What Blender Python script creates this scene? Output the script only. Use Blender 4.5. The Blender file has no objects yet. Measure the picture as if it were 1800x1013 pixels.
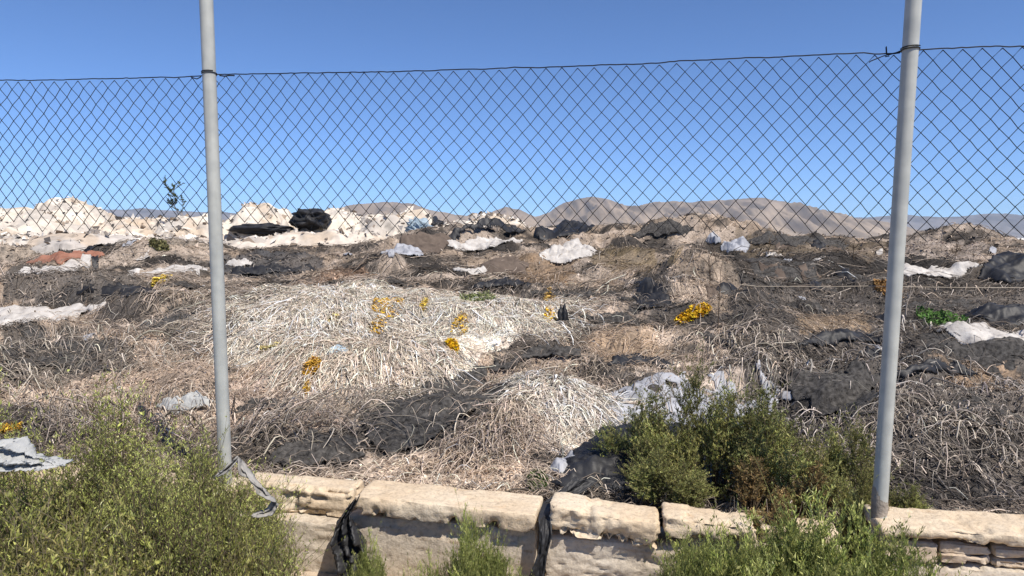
import bpy, math, random
import numpy as np
from mathutils import Vector

# ------------------------------------------------------------------ camera, sky, sun, exposure
scene = bpy.context.scene
col = scene.collection
R = math.radians
F = 1200.0                       # focal length in photo pixels (1800 wide)
PITCH = math.atan((506.5 - 425.0) / F)
CAM = np.array([0.0, 0.0, 1.6])

cam_d = bpy.data.cameras.new('camera')
cam_d.sensor_width = 36.0
cam_d.lens = 36.0 * F / 1800.0
cam_d.clip_start = 0.05
cam_d.clip_end = 60000.0
cam = bpy.data.objects.new('camera', cam_d)
cam.location = CAM
cam.rotation_euler = (math.pi / 2 - PITCH, 0, 0)
col.objects.link(cam)
scene.camera = cam

SUN_EL, SUN_AZ = 54.0, 141.0     # azimuth clockwise from +Y: behind the camera, to the right
world = bpy.data.worlds.new('World')
scene.world = world
world.use_nodes = True
wn = world.node_tree.nodes
wn.clear()
sky = wn.new('ShaderNodeTexSky')
sky.sky_type = 'NISHITA'
sky.sun_disc = False
sky.sun_elevation = R(SUN_EL)
sky.sun_rotation = R(SUN_AZ)
sky.altitude = 0
sky.air_density = 0.55
sky.dust_density = 0.0
sky.ozone_density = 10.0
bg = wn.new('ShaderNodeBackground')
bg.inputs['Strength'].default_value = 0.135
wo = wn.new('ShaderNodeOutputWorld')
world.node_tree.links.new(sky.outputs[0], bg.inputs[0])
world.node_tree.links.new(bg.outputs[0], wo.inputs[0])

sun_d = bpy.data.lights.new('sun', 'SUN')
sun_d.energy = 4.6
sun_d.angle = R(0.53)
sun_d.color = (1.0, 0.93, 0.83)
sun = bpy.data.objects.new('sun', sun_d)
az, el = R(SUN_AZ), R(SUN_EL)
to_sun = Vector((math.sin(az) * math.cos(el), math.cos(az) * math.cos(el), math.sin(el)))
sun.rotation_euler = to_sun.to_track_quat('Z', 'Y').to_euler()
sun.location = (4, -4, 8)
col.objects.link(sun)

vs = scene.view_settings
vs.view_transform = 'Standard'
vs.look = 'None'
vs.exposure = 0.40
vs.gamma = 1.0
vs.use_curve_mapping = False
scene.render.engine = 'CYCLES'
scene.cycles.max_bounces = 6
scene.cycles.diffuse_bounces = 3
scene.cycles.transparent_max_bounces = 8
scene.cycles.volume_bounces = 0

rng = np.random.default_rng(7)

# ------------------------------------------------------------------ pixel helpers
def ray(u, v):
    a = (np.asarray(u, float) - 900.0) / F
    b = (506.5 - np.asarray(v, float)) / F
    c, s = math.cos(PITCH), math.sin(PITCH)
    return a, c + b * s, -s + b * c            # direction x, y, z

def at(u, v, y):
    dx, dy, dz = ray(u, v)
    t = y / dy
    return np.array([dx * t, y, CAM[2] + dz * t])

# fence line: e runs along it (to the right), n points away from the camera
FO = np.array([0.0, 2.846])
_sl = -0.187
FE = np.array([1.0, _sl]) / math.hypot(1, _sl)
FN = np.array([-FE[1], FE[0]])
def fw(t, s, z):
    return np.array([FO[0] + FE[0] * t + FN[0] * s, FO[1] + FE[1] * t + FN[1] * s, z])
def on_fence(u, v, s=0.0):
    """point where the ray through pixel (u, v) meets the vertical plane s metres behind the fence line"""
    dx, dy, dz = ray(u, v)
    t = (FO @ FN + s) / (dx * FN[0] + dy * FN[1])
    return np.array([dx * t, dy * t, CAM[2] + dz * t])
def t_of(u, s=0.0):
    p = on_fence(u, 500, s)
    return (p[:2] - FO) @ FE

# ------------------------------------------------------------------ noise
def _h(ix, iy, seed):
    n = (ix.astype(np.int64) * 374761393 + iy.astype(np.int64) * 668265263 + seed * 1274126177) & 0xFFFFFFFF
    n = ((n ^ (n >> 13)) * 1274126177) & 0xFFFFFFFF
    n = (n ^ (n >> 16)) & 0xFFFF
    return n / 32767.5 - 1.0
def vnoise(x, y, seed=0):
    x = np.asarray(x, float); y = np.asarray(y, float)
    ix = np.floor(x).astype(np.int64); iy = np.floor(y).astype(np.int64)
    fx = x - ix; fy = y - iy
    fx = fx * fx * (3 - 2 * fx); fy = fy * fy * (3 - 2 * fy)
    a = _h(ix, iy, seed); b = _h(ix + 1, iy, seed)
    c = _h(ix, iy + 1, seed); d = _h(ix + 1, iy + 1, seed)
    return (a * (1 - fx) + b * fx) * (1 - fy) + (c * (1 - fx) + d * fx) * fy
def fbm(x, y, oct=4, seed=0, gain=0.5):
    s = 0; a = 1.0; n = 0
    for i in range(oct):
        s = s + a * vnoise(x, y, seed + i * 17); n += a
        a *= gain; x = x * 2.03 + 13.7; y = y * 2.03 + 7.1
    return s / n
def ridged(x, y, oct=4, seed=0):
    s = 0; a = 1.0; n = 0
    for i in range(oct):
        s = s + a * (1 - 2 * np.abs(vnoise(x, y, seed + i * 17))); n += a
        a *= 0.5; x = x * 2.03 + 3.7; y = y * 2.03 + 9.1
    return s / n
def n3(x, y, z, f, seed):
    return (fbm(x * f + 5.3 * z * f, y * f + 3.1 * z * f, 3, seed) + fbm(y * f + 11, z * f, 3, seed + 5) + fbm(z * f, x * f + 7, 3, seed + 9)) / 2.0
def sstep(a, b, x):
    t = np.clip((x - a) / (b - a), 0, 1)
    return t * t * (3 - 2 * t)

# ------------------------------------------------------------------ object helpers
def tag(o, label=None, cat=None, group=None, kind=None):
    if label: o['label'] = label
    if cat: o['category'] = cat
    if group: o['group'] = group
    if kind: o['kind'] = kind
    return o
def empty(name, loc, label, cat, group=None, rz=0):
    o = bpy.data.objects.new(name, None)
    o.empty_display_size = 0.1
    o.location = loc
    o.rotation_euler = (0, 0, rz)
    col.objects.link(o)
    return tag(o, label, cat, group)
def make_mesh(name, verts, faces, smooth=False, vcol=None):
    """faces: int array (n,3) or (n,4)"""
    verts = np.asarray(verts, np.float32).reshape(-1, 3)
    faces = np.asarray(faces, np.int32)
    k = faces.shape[1]
    m = bpy.data.meshes.new(name)
    m.vertices.add(len(verts)); m.vertices.foreach_set('co', verts.ravel())
    m.loops.add(faces.size); m.loops.foreach_set('vertex_index', faces.ravel())
    m.polygons.add(len(faces))
    m.polygons.foreach_set('loop_start', np.arange(0, faces.size, k, dtype=np.int32))
    m.update(calc_edges=True)
    if smooth:
        m.polygons.foreach_set('use_smooth', np.ones(len(faces), bool))
    if vcol is not None:
        vcol = np.asarray(vcol, np.float32)
        ca = m.color_attributes.new('Col', 'FLOAT_COLOR', 'POINT')
        rgba = np.ones((len(verts), 4), np.float32); rgba[:, :3] = vcol
        ca.data.foreach_set('color', rgba.ravel())
    return m
def obj(name, mesh, mat=None, parent=None):
    o = bpy.data.objects.new(name, mesh)
    if mat and not mesh.materials: mesh.materials.append(mat)
    col.objects.link(o)
    if parent: o.parent = parent
    return o
def grid_faces(nr, nc):
    i = np.arange(nr * nc).reshape(nr, nc)
    return np.stack([i[:-1, :-1].ravel(), i[:-1, 1:].ravel(), i[1:, 1:].ravel(), i[1:, :-1].ravel()], 1)
def tubes(paths, rad, sides=3, cap=True):
    """paths (N,K,3), rad (N,K) -> verts, quad faces of N tubes"""
    paths = np.asarray(paths, float); N, K, _ = paths.shape
    d = np.gradient(paths, axis=1)
    d /= np.linalg.norm(d, axis=2, keepdims=True) + 1e-9
    up = np.where(np.abs(d[..., 2:3]) > 0.9, np.array([1.0, 0, 0]), np.array([0, 0, 1.0]))
    a = np.cross(d, up); a /= np.linalg.norm(a, axis=2, keepdims=True) + 1e-9
    b = np.cross(a, d)
    ang = np.arange(sides) * 2 * math.pi / sides + 0.5
    v = paths[:, :, None, :] + rad[:, :, None, None] * (np.cos(ang)[None, None, :, None] * a[:, :, None, :] + np.sin(ang)[None, None, :, None] * b[:, :, None, :])
    idx = np.arange(N * K * sides).reshape(N, K, sides)
    nx = np.roll(idx, -1, axis=2)
    f = np.stack([idx[:, :-1], nx[:, :-1], nx[:, 1:], idx[:, 1:]], -1).reshape(-1, 4)
    return v.reshape(-1, 3), f

# ------------------------------------------------------------------ materials
def new_mat(name):
    m = bpy.data.materials.new(name); m.use_nodes = True
    nt = m.node_tree
    return m, nt, nt.nodes['Principled BSDF']
def L(nt, a, b): nt.links.new(a, b)
def ramp(nt, fac, stops):
    r = nt.nodes.new('ShaderNodeValToRGB')
    e = r.color_ramp.elements
    e[0].position, e[0].color = stops[0][0], (*stops[0][1], 1)
    e[1].position, e[1].color = stops[-1][0], (*stops[-1][1], 1)
    for p, c in stops[1:-1]:
        x = e.new(p); x.color = (*c, 1)
    L(nt, fac, r.inputs[0])
    return r.outputs[0]
def noise(nt, scale, detail=6, rough=0.6, coord='Object', vec=None, stretch=None):
    n = nt.nodes.new('ShaderNodeTexNoise')
    n.inputs['Scale'].default_value = scale
    n.inputs['Detail'].default_value = detail
    n.inputs['Roughness'].default_value = rough
    tc = nt.nodes.new('ShaderNodeTexCoord')
    if stretch:
        mp = nt.nodes.new('ShaderNodeMapping'); mp.inputs['Scale'].default_value = stretch
        L(nt, tc.outputs[coord], mp.inputs[0]); L(nt, mp.outputs[0], n.inputs['Vector'])
    else:
        L(nt, tc.outputs[coord], n.inputs['Vector'])
    return n.outputs[0]
def mixc(nt, a, b, fac, mode='MIX'):
    m = nt.nodes.new('ShaderNodeMix'); m.data_type = 'RGBA'; m.blend_type = mode
    for s, v in ((6, a), (7, b), (0, fac)):
        if hasattr(v, 'links'): L(nt, v, m.inputs[s])
        elif s == 0: m.inputs[s].default_value = v
        else: m.inputs[s].default_value = (*v, 1)
    return m.outputs[2]
def bump(nt, bsdf, h, strength=0.5, dist=0.01):
    b = nt.nodes.new('ShaderNodeBump')
    b.inputs['Strength'].default_value = strength; b.inputs['Distance'].default_value = dist
    L(nt, h, b.inputs['Height']); L(nt, b.outputs[0], bsdf.inputs['Normal'])
def spec(b, rough, s=0.2):
    b.inputs['Roughness'].default_value = rough
    b.inputs['Specular IOR Level'].default_value = s
def vcol_mat(name, rough=0.9, s=0.15, var=0.35, scale=60, bstr=0.5, bdist=0.01, transl=0.0):
    m, nt, b = new_mat(name)
    a = nt.nodes.new('ShaderNodeAttribute'); a.attribute_name = 'Col'
    c = a.outputs['Color']
    if var:
        n = noise(nt, scale, 5, 0.65)
        g = ramp(nt, n, [(0.3, (1 - var,) * 3), (0.7, (1 + var,) * 3)])
        c = mixc(nt, c, g, 1.0, 'MULTIPLY')
        if bstr: bump(nt, b, n, bstr, bdist)
    L(nt, c, b.inputs['Base Color']); spec(b, rough, s)
    if transl:
        t = nt.nodes.new('ShaderNodeBsdfTranslucent'); L(nt, c, t.inputs[0])
        mx = nt.nodes.new('ShaderNodeMixShader'); mx.inputs[0].default_value = transl
        L(nt, b.outputs[0], mx.inputs[1]); L(nt, t.outputs[0], mx.inputs[2])
        L(nt, mx.outputs[0], nt.nodes['Material Output'].inputs[0])
    return m
def plain_mat(name, c1, c2, scale=8, rough=0.8, s=0.2, bstr=0.3, bdist=0.005, bscale=40, metal=0.0, stretch=None, transl=0.0):
    m, nt, b = new_mat(name)
    n = noise(nt, scale, 6, 0.6, stretch=stretch)
    c = ramp(nt, n, [(0.32, c1), (0.68, c2)])
    L(nt, c, b.inputs['Base Color']); spec(b, rough, s); b.inputs['Metallic'].default_value = metal
    if bstr: bump(nt, b, noise(nt, bscale, 5, 0.6), bstr, bdist)
    if transl:
        t = nt.nodes.new('ShaderNodeBsdfTranslucent'); L(nt, c, t.inputs[0])
        mx = nt.nodes.new('ShaderNodeMixShader'); mx.inputs[0].default_value = transl
        L(nt, b.outputs[0], mx.inputs[1]); L(nt, t.outputs[0], mx.inputs[2])
        L(nt, mx.outputs[0], nt.nodes['Material Output'].inputs[0])
    return m

M = {}
M['heap'] = vcol_mat('heap_litter', 0.95, 0.1, 0.45, 45, 0.7, 0.02)
M['strand'] = vcol_mat('dry_vine', 0.85, 0.15, 0.25, 30, 0)
M['chip'] = vcol_mat('litter_chip', 0.9, 0.1, 0.2, 30, 0)
M['leaf'] = vcol_mat('leaf', 0.55, 0.3, 0.0, 1, 0, transl=0.38)
M['twig'] = vcol_mat('twig', 0.85, 0.1, 0.0, 1, 0)
M['hill'] = vcol_mat('hill', 0.95, 0.05, 0.2, 0.004, 0)
M['mound'] = vcol_mat('pale_mound', 0.95, 0.1, 0.12, 9, 0.6, 0.02)
M['black_plastic'] = plain_mat('black_plastic', (0.009, 0.009, 0.011), (0.035, 0.035, 0.037), 6, 0.55, 0.35, 0.35, 0.01, 25)
M['dark_net'] = plain_mat('dark_net', (0.022, 0.021, 0.020), (0.12, 0.112, 0.104), 34, 0.9, 0.1, 0.8, 0.01, 160)
M['white_fleece'] = plain_mat('white_fleece', (0.36, 0.33, 0.30), (0.58, 0.55, 0.51), 9, 0.9, 0.1, 0.6, 0.012, 35)
M['white_plastic'] = plain_mat('white_plastic', (0.42, 0.43, 0.42), (0.60, 0.60, 0.58), 7, 0.5, 0.3, 0.4, 0.01, 18, transl=0.25)
M['grey_plastic'] = plain_mat('grey_plastic', (0.25, 0.255, 0.275), (0.42, 0.425, 0.45), 7, 0.55, 0.3, 0.4, 0.01, 18)
M['blue_tarp'] = plain_mat('blue_tarp', (0.24, 0.31, 0.36), (0.38, 0.46, 0.52), 5, 0.7, 0.2, 0.3, 0.01, 12)
M['rust_sheet'] = plain_mat('rust_sheet', (0.20, 0.085, 0.055), (0.34, 0.17, 0.12), 6, 0.9, 0.1, 0.5, 0.01, 20)
M['brown_sheet'] = plain_mat('brown_sheet', (0.085, 0.066, 0.054), (0.16, 0.125, 0.10), 6, 0.9, 0.1, 0.5, 0.01, 20)
M['grey_net'] = plain_mat('grey_net', (0.20, 0.19, 0.17), (0.40, 0.38, 0.35), 22, 0.9, 0.1, 0.5, 0.006, 120)
M['wire'] = plain_mat('fence_wire', (0.008, 0.010, 0.012), (0.022, 0.022, 0.022), 20, 0.6, 0.25, 0)
M['pale_wire'] = plain_mat('pale_wire', (0.30, 0.25, 0.19), (0.48, 0.42, 0.34), 20, 0.6, 0.25, 0)
M['concrete'] = plain_mat('post_concrete', (0.20, 0.175, 0.145), (0.38, 0.33, 0.28), 14, 0.95, 0.1, 0.7, 0.01, 50)
M['greenhouse'] = plain_mat('greenhouse_film', (0.70, 0.70, 0.68), (0.82, 0.82, 0.80), 0.05, 0.7, 0.2, 0)
M['wood'] = plain_mat('grey_wood', (0.28, 0.25, 0.22), (0.46, 0.42, 0.37), 10, 0.9, 0.1, 0.5, 0.004, 40, stretch=(4, 4, 0.4))
def stone_mat(name, a, b, c):
    m, nt, bs = new_mat(name)
    big = noise(nt, 3.2, 6, 0.6)
    base = ramp(nt, big, [(0.3, a), (0.5, b), (0.72, c)])
    fine = noise(nt, 55, 8, 0.7)
    g = ramp(nt, fine, [(0.28, (0.62, 0.60, 0.58)), (0.5, (1, 1, 1)), (0.75, (1.12, 1.12, 1.1))])
    cc = mixc(nt, base, g, 1.0, 'MULTIPLY')
    streak = noise(nt, 7, 5, 0.6, stretch=(1, 1, 5))
    st = ramp(nt, streak, [(0.60, (1, 1, 1)), (0.78, (0.80, 0.58, 0.36))])
    cc = mixc(nt, cc, st, 0.75, 'MULTIPLY')
    L(nt, cc, bs.inputs['Base Color']); spec(bs, 0.95, 0.1)
    ad = nt.nodes.new('ShaderNodeMath'); ad.operation = 'ADD'
    L(nt, fine, ad.inputs[0]); L(nt, noise(nt, 18, 6, 0.7), ad.inputs[1])
    bump(nt, bs, ad.outputs[0], 0.55, 0.012)
    return m
M['cap'] = stone_mat('cap_sandstone', (0.52, 0.395, 0.265), (0.63, 0.505, 0.36), (0.68, 0.585, 0.45))
M['wall'] = stone_mat('wall_render', (0.44, 0.365, 0.28), (0.53, 0.455, 0.36), (0.58, 0.515, 0.43))
M['soil'] = stone_mat('bank_soil', (0.40, 0.31, 0.22), (0.50, 0.40, 0.30), (0.56, 0.47, 0.37))
# galvanised post: faint vertical streaks and dirt
m, nt, b = new_mat('galvanised_post')
n1 = noise(nt, 30, 5, 0.6, stretch=(1, 1, 0.06))
c = ramp(nt, n1, [(0.3, (0.375, 0.385, 0.365)), (0.7, (0.45, 0.46, 0.43))])
n2 = noise(nt, 6, 6, 0.65, stretch=(1, 1, 0.5))
c = mixc(nt, c, ramp(nt, n2, [(0.55, (1, 1, 1)), (0.75, (0.84, 0.80, 0.74))]), 0.35, 'MULTIPLY')
L(nt, c, b.inputs['Base Color']); spec(b, 0.42, 0.5)
rn = noise(nt, 40, 8, 0.75)
rs_ = ramp(nt, rn, [(0.66, (1, 1, 1)), (0.72, (0.50, 0.36, 0.25))])
c = mixc(nt, c, rs_, 0.7, 'MULTIPLY')
sp_ = ramp(nt, noise(nt, 14, 3, 0.5), [(0.35, (0.86, 0.87, 0.88)), (0.65, (1.06, 1.06, 1.05))])
c = mixc(nt, c, sp_, 1.0, 'MULTIPLY')
L(nt, c, b.inputs['Base Color'])
bump(nt, b, noise(nt, 90, 4, 0.5), 0.08, 0.002)
M['post'] = m
# plain ground
m, nt, b = new_mat('dry_plain')
c = ramp(nt, noise(nt, 0.02, 8, 0.65), [(0.3, (0.20, 0.16, 0.11)), (0.5, (0.30, 0.24, 0.17)), (0.7, (0.16, 0.15, 0.085))])
c = mixc(nt, c, ramp(nt, noise(nt, 6, 8, 0.7), [(0.3, (0.7, 0.7, 0.7)), (0.7, (1.2, 1.2, 1.2))]), 1.0, 'MULTIPLY')
L(nt, c, b.inputs['Base Color']); spec(b, 0.95, 0.1)
bump(nt, b, noise(nt, 25, 6, 0.7), 0.5, 0.02)
M['ground'] = m

# ------------------------------------------------------------------ ground plain (one sheet to the horizon)
rr = np.concatenate([[0.0], np.geomspace(4, 10000, 40)])
aa = np.linspace(0, 2 * math.pi, 73)[:-1]
vv = np.stack([(rr[:, None] * np.cos(aa)).ravel(), (rr[:, None] * np.sin(aa)).ravel(), np.zeros(rr.size * aa.size)], 1)
gi = np.arange(rr.size * aa.size).reshape(rr.size, aa.size)
gn = np.roll(gi, -1, axis=1)
ff = np.stack([gi[1:-1], gi[2:], gn[2:], gn[1:-1]], -1).reshape(-1, 4)
ctr = np.stack([np.zeros(72, int), gi[1], gn[1], gn[1]], -1)
tri = np.concatenate([np.stack([ff[:, 0], ff[:, 1], ff[:, 2]], 1), np.stack([ff[:, 0], ff[:, 2], ff[:, 3]], 1), ctr[:, :3]])
tag(obj('ground', make_mesh('ground', vv, tri), M['ground']), 'dry flat plain of pale soil and scrub behind the heap', kind='structure')

# ------------------------------------------------------------------ hills
def hill(name, knots, dist, depth, c_lo, c_hi, seed, label):
    ku = np.array([k[0] for k in knots], float); kv = np.array([k[1] for k in knots], float)
    n = 420
    u = np.linspace(ku[0], ku[-1], n)
    v = np.interp(u, ku, kv)
    v = v + 2.4 * fbm(u / 26.0, u * 0, 5, seed, .55)
    rows = np.linspace(-1, 1, 60)
    X = (u - 900) / F * dist
    top = CAM[2] + (425 - v) / F * dist
    P = []
    for r in rows:
        y = dist + r * depth
        prof = (1 - abs(r)) ** 1.15
        gul = ridged(X / (dist * 0.022) + r * 1.2, X * 0 + r * 3.0, 4, seed + 3)
        z = top * np.clip(prof * (1 + 0.75 * gul * (1 - prof) * 1.4), 0, 1.0)
        if abs(r) > 0.995: z = z * 0 - 2
        P.append(np.stack([X, np.full(n, y), z - 1], 1))
    P = np.array(P).reshape(-1, 3)
    t = np.clip(P[:, 2] / top.max(), 0, 1)[:, None]
    w = (0.5 + 0.5 * fbm(P[:, 0] / (dist * .03), P[:, 1] / (dist * .03), 4, seed + 8))[:, None]
    c = np.array(c_lo) * (1 - t) + np.array(c_hi) * t
    c = c * (0.55 + 0.9 * w)
    tag(obj(name, make_mesh(name, P, grid_faces(60, n), True, c), M['hill']), label, kind='structure')
hill('hills', [(-900, 400), (-400, 385), (0, 380), (100, 372), (190, 370), (250, 367), (330, 371), (400, 374), (520, 382), (600, 392), (820, 386), (870, 380), (960, 386), (1360, 372), (1430, 371), (1480, 383), (1530, 381), (1565, 377), (1600, 379), (1640, 383), (1700, 378), (1740, 375), (1800, 380), (1900, 372), (2200, 384), (2700, 400)],
     7600, 1800, (0.21, 0.19, 0.18), (0.18, 0.165, 0.17), 40, 'farthest blue-grey mountain ridge on the horizon')
hill('hills', [(540, 412), (580, 380), (615, 361), (650, 356), (700, 355), (730, 358), (755, 368), (800, 377), (850, 381), (870, 370), (890, 364), (915, 370), (940, 381), (965, 371), (990, 356), (1015, 350), (1040, 347), (1070, 350), (1095, 361), (1120, 362), (1150, 355), (1180, 353), (1200, 357), (1250, 352), (1330, 349), (1375, 353), (1420, 367), (1470, 382), (1520, 395), (1600, 409), (1660, 418)],
     4600, 1300, (0.31, 0.245, 0.18), (0.24, 0.19, 0.15), 60, 'brown mountain range with gullied slopes behind the fence')

# ------------------------------------------------------------------ heap: height field
KS = np.array([-1, 0.1, 0.25, 1.2, 2.2, 4.2, 6.5, 9.0, 12.0, 15.0, 18.0, 22.0, 30.0, 40.0])
KL = np.array([.38, .40, .40, .37, .46, .82, 1.10, 1.33, 1.58, 1.72, 1.62, 1.2, .5, -.2])
KR = np.array([.38, .40, .36, .32, .42, .80, 1.06, 1.27, 1.42, 1.40, 1.2, .9, .4, -.2])
def base_z(x, y):
    s = (x - FO[0]) * FN[0] + (y - FO[1]) * FN[1]
    w = sstep(-0.05, 0.65, x / np.maximum(y, 1.0))
    return np.interp(s, KS, KL) * (1 - w) + np.interp(s, KS, KR) * w
# rounded humps: pixel column, depth, half width, half depth, height
HUMPS = [(555, 6.5, 1.05, 1.0, .34), (850, 6.6, .85, .75, .24), (650, 5.15, .62, .5, .20), (900, 5.25, .80, .42, .20), (985, 4.3, .36, .40, .20),
         (835, 3.95, .40, .38, .20), (545, 3.95, .45, .38, .14), (700, 4.2, .35, .32, .12), (1350, 5.9, .55, .6, .15), (1660, 4.0, .55, .6, .26), (1720, 5.8, .9, .7, .16),
         (110, 5.6, 1.0, .7, .22), (320, 7.2, .9, .8, .15), (60, 8.0, 1.3, .8, .15), (700, 9.0, 1.3, .9, .12), (1000, 9.8, 1.2, .8, .16),
         (1180, 7.2, .9, .6, .10), (1450, 9.0, 1.5, .9, .15), (1700, 10.5, 1.5, 1.0, .2), (1150, 12.6, 1.5, .8, .22), (1390, 12.0, 1.3, .8, .2),
         (1020, 14.0, 1.2, .8, .24), (260, 11.0, 1.6, .8, .2), (1600, 13.0, 1.2, .8, .15), (1680, 11.5, 1.1, .6, .12), (850, 12.5, 1.4, .7, .22), (420, 4.9, .7, .45, .10), (1100, 4.9, .5, .5, .12)]
_hr = np.random.default_rng(31)
FOLDS = [(_hr.uniform(-100, 1900), _hr.uniform(4.6, 12.5), _hr.uniform(.35, 1.0), _hr.uniform(.16, .32), _hr.uniform(.07, .17), _hr.uniform(-.35, .35)) for _ in range(46)]
FOLDS = [q for q in FOLDS if not (330 < q[0] < 1030 and q[1] < 7.8) and not (q[1] < 5.2 and q[0] < 420)]
def heap_smooth(x, y):
    z = base_z(x, y)
    wx = x + 0.18 * fbm(x * 1.1, y * 1.1, 2, 90); wy = y + 0.18 * fbm(x * 1.1, y * 1.1, 2, 91)
    for u, d, rx, ry, h in HUMPS:
        cx = (u - 900) / F * d
        q = ((wx - cx) / rx) ** 2 + ((wy - d) / ry) ** 2
        z = z + h * np.exp(-q ** 1.4)
    for u, d, rx, ry, h, sk in FOLDS:              # folded edges of matted waste: steep towards the road
        cx = (u - 900) / F * d
        k = d / 6.0
        dyy = wy - d - sk * (wx - cx) - .25 * k * ((wx - cx) / (rx * k)) ** 2
        z = z + h * k ** .5 * np.exp(-((wx - cx) / (rx * k)) ** 2 * 1.2) * np.exp(-np.clip(dyy, 0, None) / (ry * k * 2.4)) * sstep(-.10 * k, .04 * k, dyy)
    f = sstep(0.2, 2.0, y - 3.0)
    far = sstep(6, 12, y)
    z = z + (0.05 + 0.05 * f) * fbm(x * 0.9, y * 1.2, 3, 11) + 0.10 * ridged(x * 0.8 + .15 * y, y * 2.1, 3, 15) * f + .06 * np.abs(fbm(x * 2.0 + y, y * 3.0 - .6 * x, 3, 16)) * f
    z = z + 0.10 * far * ridged(x * 0.5 + 0.2 * y, y * 0.8, 3, 19)
    return z
def heap_z(x, y):
    z = heap_smooth(x, y)
    big = sstep(5, 13, y)
    z = z + (0.040 + 0.03 * big) * ridged(x * 2.6, y * 4.4, 3, 23)
    z = z + (0.022 + .016 * big) * fbm(x * 12, y * 17, 3, 31)
    return z
def hit(u, v, smooth=True):
    """where pixel rays land on the heap"""
    u = np.atleast_1d(np.asarray(u, float)); v = np.atleast_1d(np.asarray(v, float))
    ys = np.geomspace(3.0, 30, 700)
    dx, dy, dz = ray(u, v)
    X = (dx / dy)[:, None] * ys; Z = CAM[2] + (dz / dy)[:, None] * ys
    H = heap_smooth(X, np.broadcast_to(ys, X.shape))
    under = Z < H
    k = np.where(under.any(1), under.argmax(1), 560)
    y = ys[k]
    return (dx / dy) * y, y
def inside(px, py, poly):
    r = np.zeros(px.shape, bool)
    n = len(poly)
    for i in range(n):
        x1, y1 = poly[i]; x2, y2 = poly[(i + 1) % n]
        c = ((y1 > py) != (y2 > py)) & (px < (x2 - x1) * (py - y1) / (y2 - y1 + 1e-12) + x1)
        r ^= c
    return r
def ground_poly(px):
    p = np.array(px, float)
    x, y = hit(p[:, 0], p[:, 1])
    return np.stack([x, y], 1)

# ---- colour of the litter: what was dumped where
PAT = [  # outline in photo pixels (laid on the heap), colour, weight
    ([(380, 650), (430, 560), (520, 520), (640, 505), (725, 530), (700, 575), (640, 615), (560, 645)], (.74, .67, .59), .95),
    ([(680, 560), (760, 535), (900, 525), (1000, 550), (1000, 600), (880, 615), (820, 650), (740, 690), (690, 640)], (.76, .69, .61), .95),
    ([(535, 650), (640, 630), (720, 640), (750, 715), (640, 725), (560, 705)], (.62, .53, .45), .9),
    ([(895, 740), (960, 712), (1050, 722), (1072, 790), (1000, 805), (930, 780)], (.74, .67, .60), .95),
    ([(740, 760), (820, 735), (920, 760), (930, 870), (820, 860), (760, 810)], (.46, .375, .30), .8),
    ([(60, 610), (200, 590), (375, 600), (375, 740), (150, 740), (40, 690)], (.35, .285, .23), .7),
    ([(400, 660), (530, 640), (560, 720), (620, 760), (500, 770), (390, 760)], (.36, .295, .25), .7),
    ([(0, 560), (60, 575), (200, 600), (260, 650), (120, 680), (0, 700)], (.075, .068, .062), .85),
    ([(0, 490), (120, 478), (270, 500), (240, 532), (60, 535), (0, 530)], (.085, .078, .072), .8),
    ([(255, 590), (370, 525), (420, 530), (380, 610), (290, 630)], (.13, .115, .10), .8),
    ([(640, 730), (740, 700), (900, 690), (880, 745), (760, 810), (660, 810), (630, 760)], (.06, .056, .053), .85),
    ([(450, 800), (560, 765), (640, 770), (640, 850), (470, 850)], (.09, .08, .072), .8),
    ([(1270, 450), (1560, 465), (1900, 465), (1900, 910), (1560, 900), (1420, 780), (1300, 650), (1270, 540)], (.060, .055, .051), .86),
    ([(1110, 495), (1185, 500), (1230, 545), (1110, 545)], (.055, .052, .05), .8),
    ([(920, 455), (1010, 465), (1010, 505), (900, 500)], (.26, .175, .105), .75),
    ([(1070, 430), (1220, 440), (1200, 478), (1050, 470)], (.26, .20, .12), .7),
    ([(540, 490), (640, 470), (650, 490), (560, 505)], (.30, .19, .125), .6),
    ([(1030, 590), (1160, 585), (1190, 640), (1060, 645)], (.29, .22, .155), .7),
    ([(1430, 560), (1520, 555), (1530, 585), (1400, 590)], (.27, .205, .14), .7),
    ([(1620, 640), (1760, 640), (1800, 690), (1700, 690)], (.25, .185, .13), .7),
    ([(390, 445), (560, 450), (560, 475), (390, 500)], (.10, .10, .105), .75),
    ([(1200, 460), (1290, 470), (1280, 560), (1190, 540)], (.34, .28, .22), .6),
    ([(0, 430), (400, 430), (400, 450), (0, 455)], (.42, .37, .31), .6),
    ([(1580, 430), (1720, 432), (1740, 462), (1580, 462)], (.42, .37, .33), .7),
    ([(1290, 420), (1560, 428), (1560, 462), (1290, 450)], (.21, .165, .115), .7),
]
PATW = [(ground_poly(p), np.array(c), w) for p, c, w in PAT]
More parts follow.
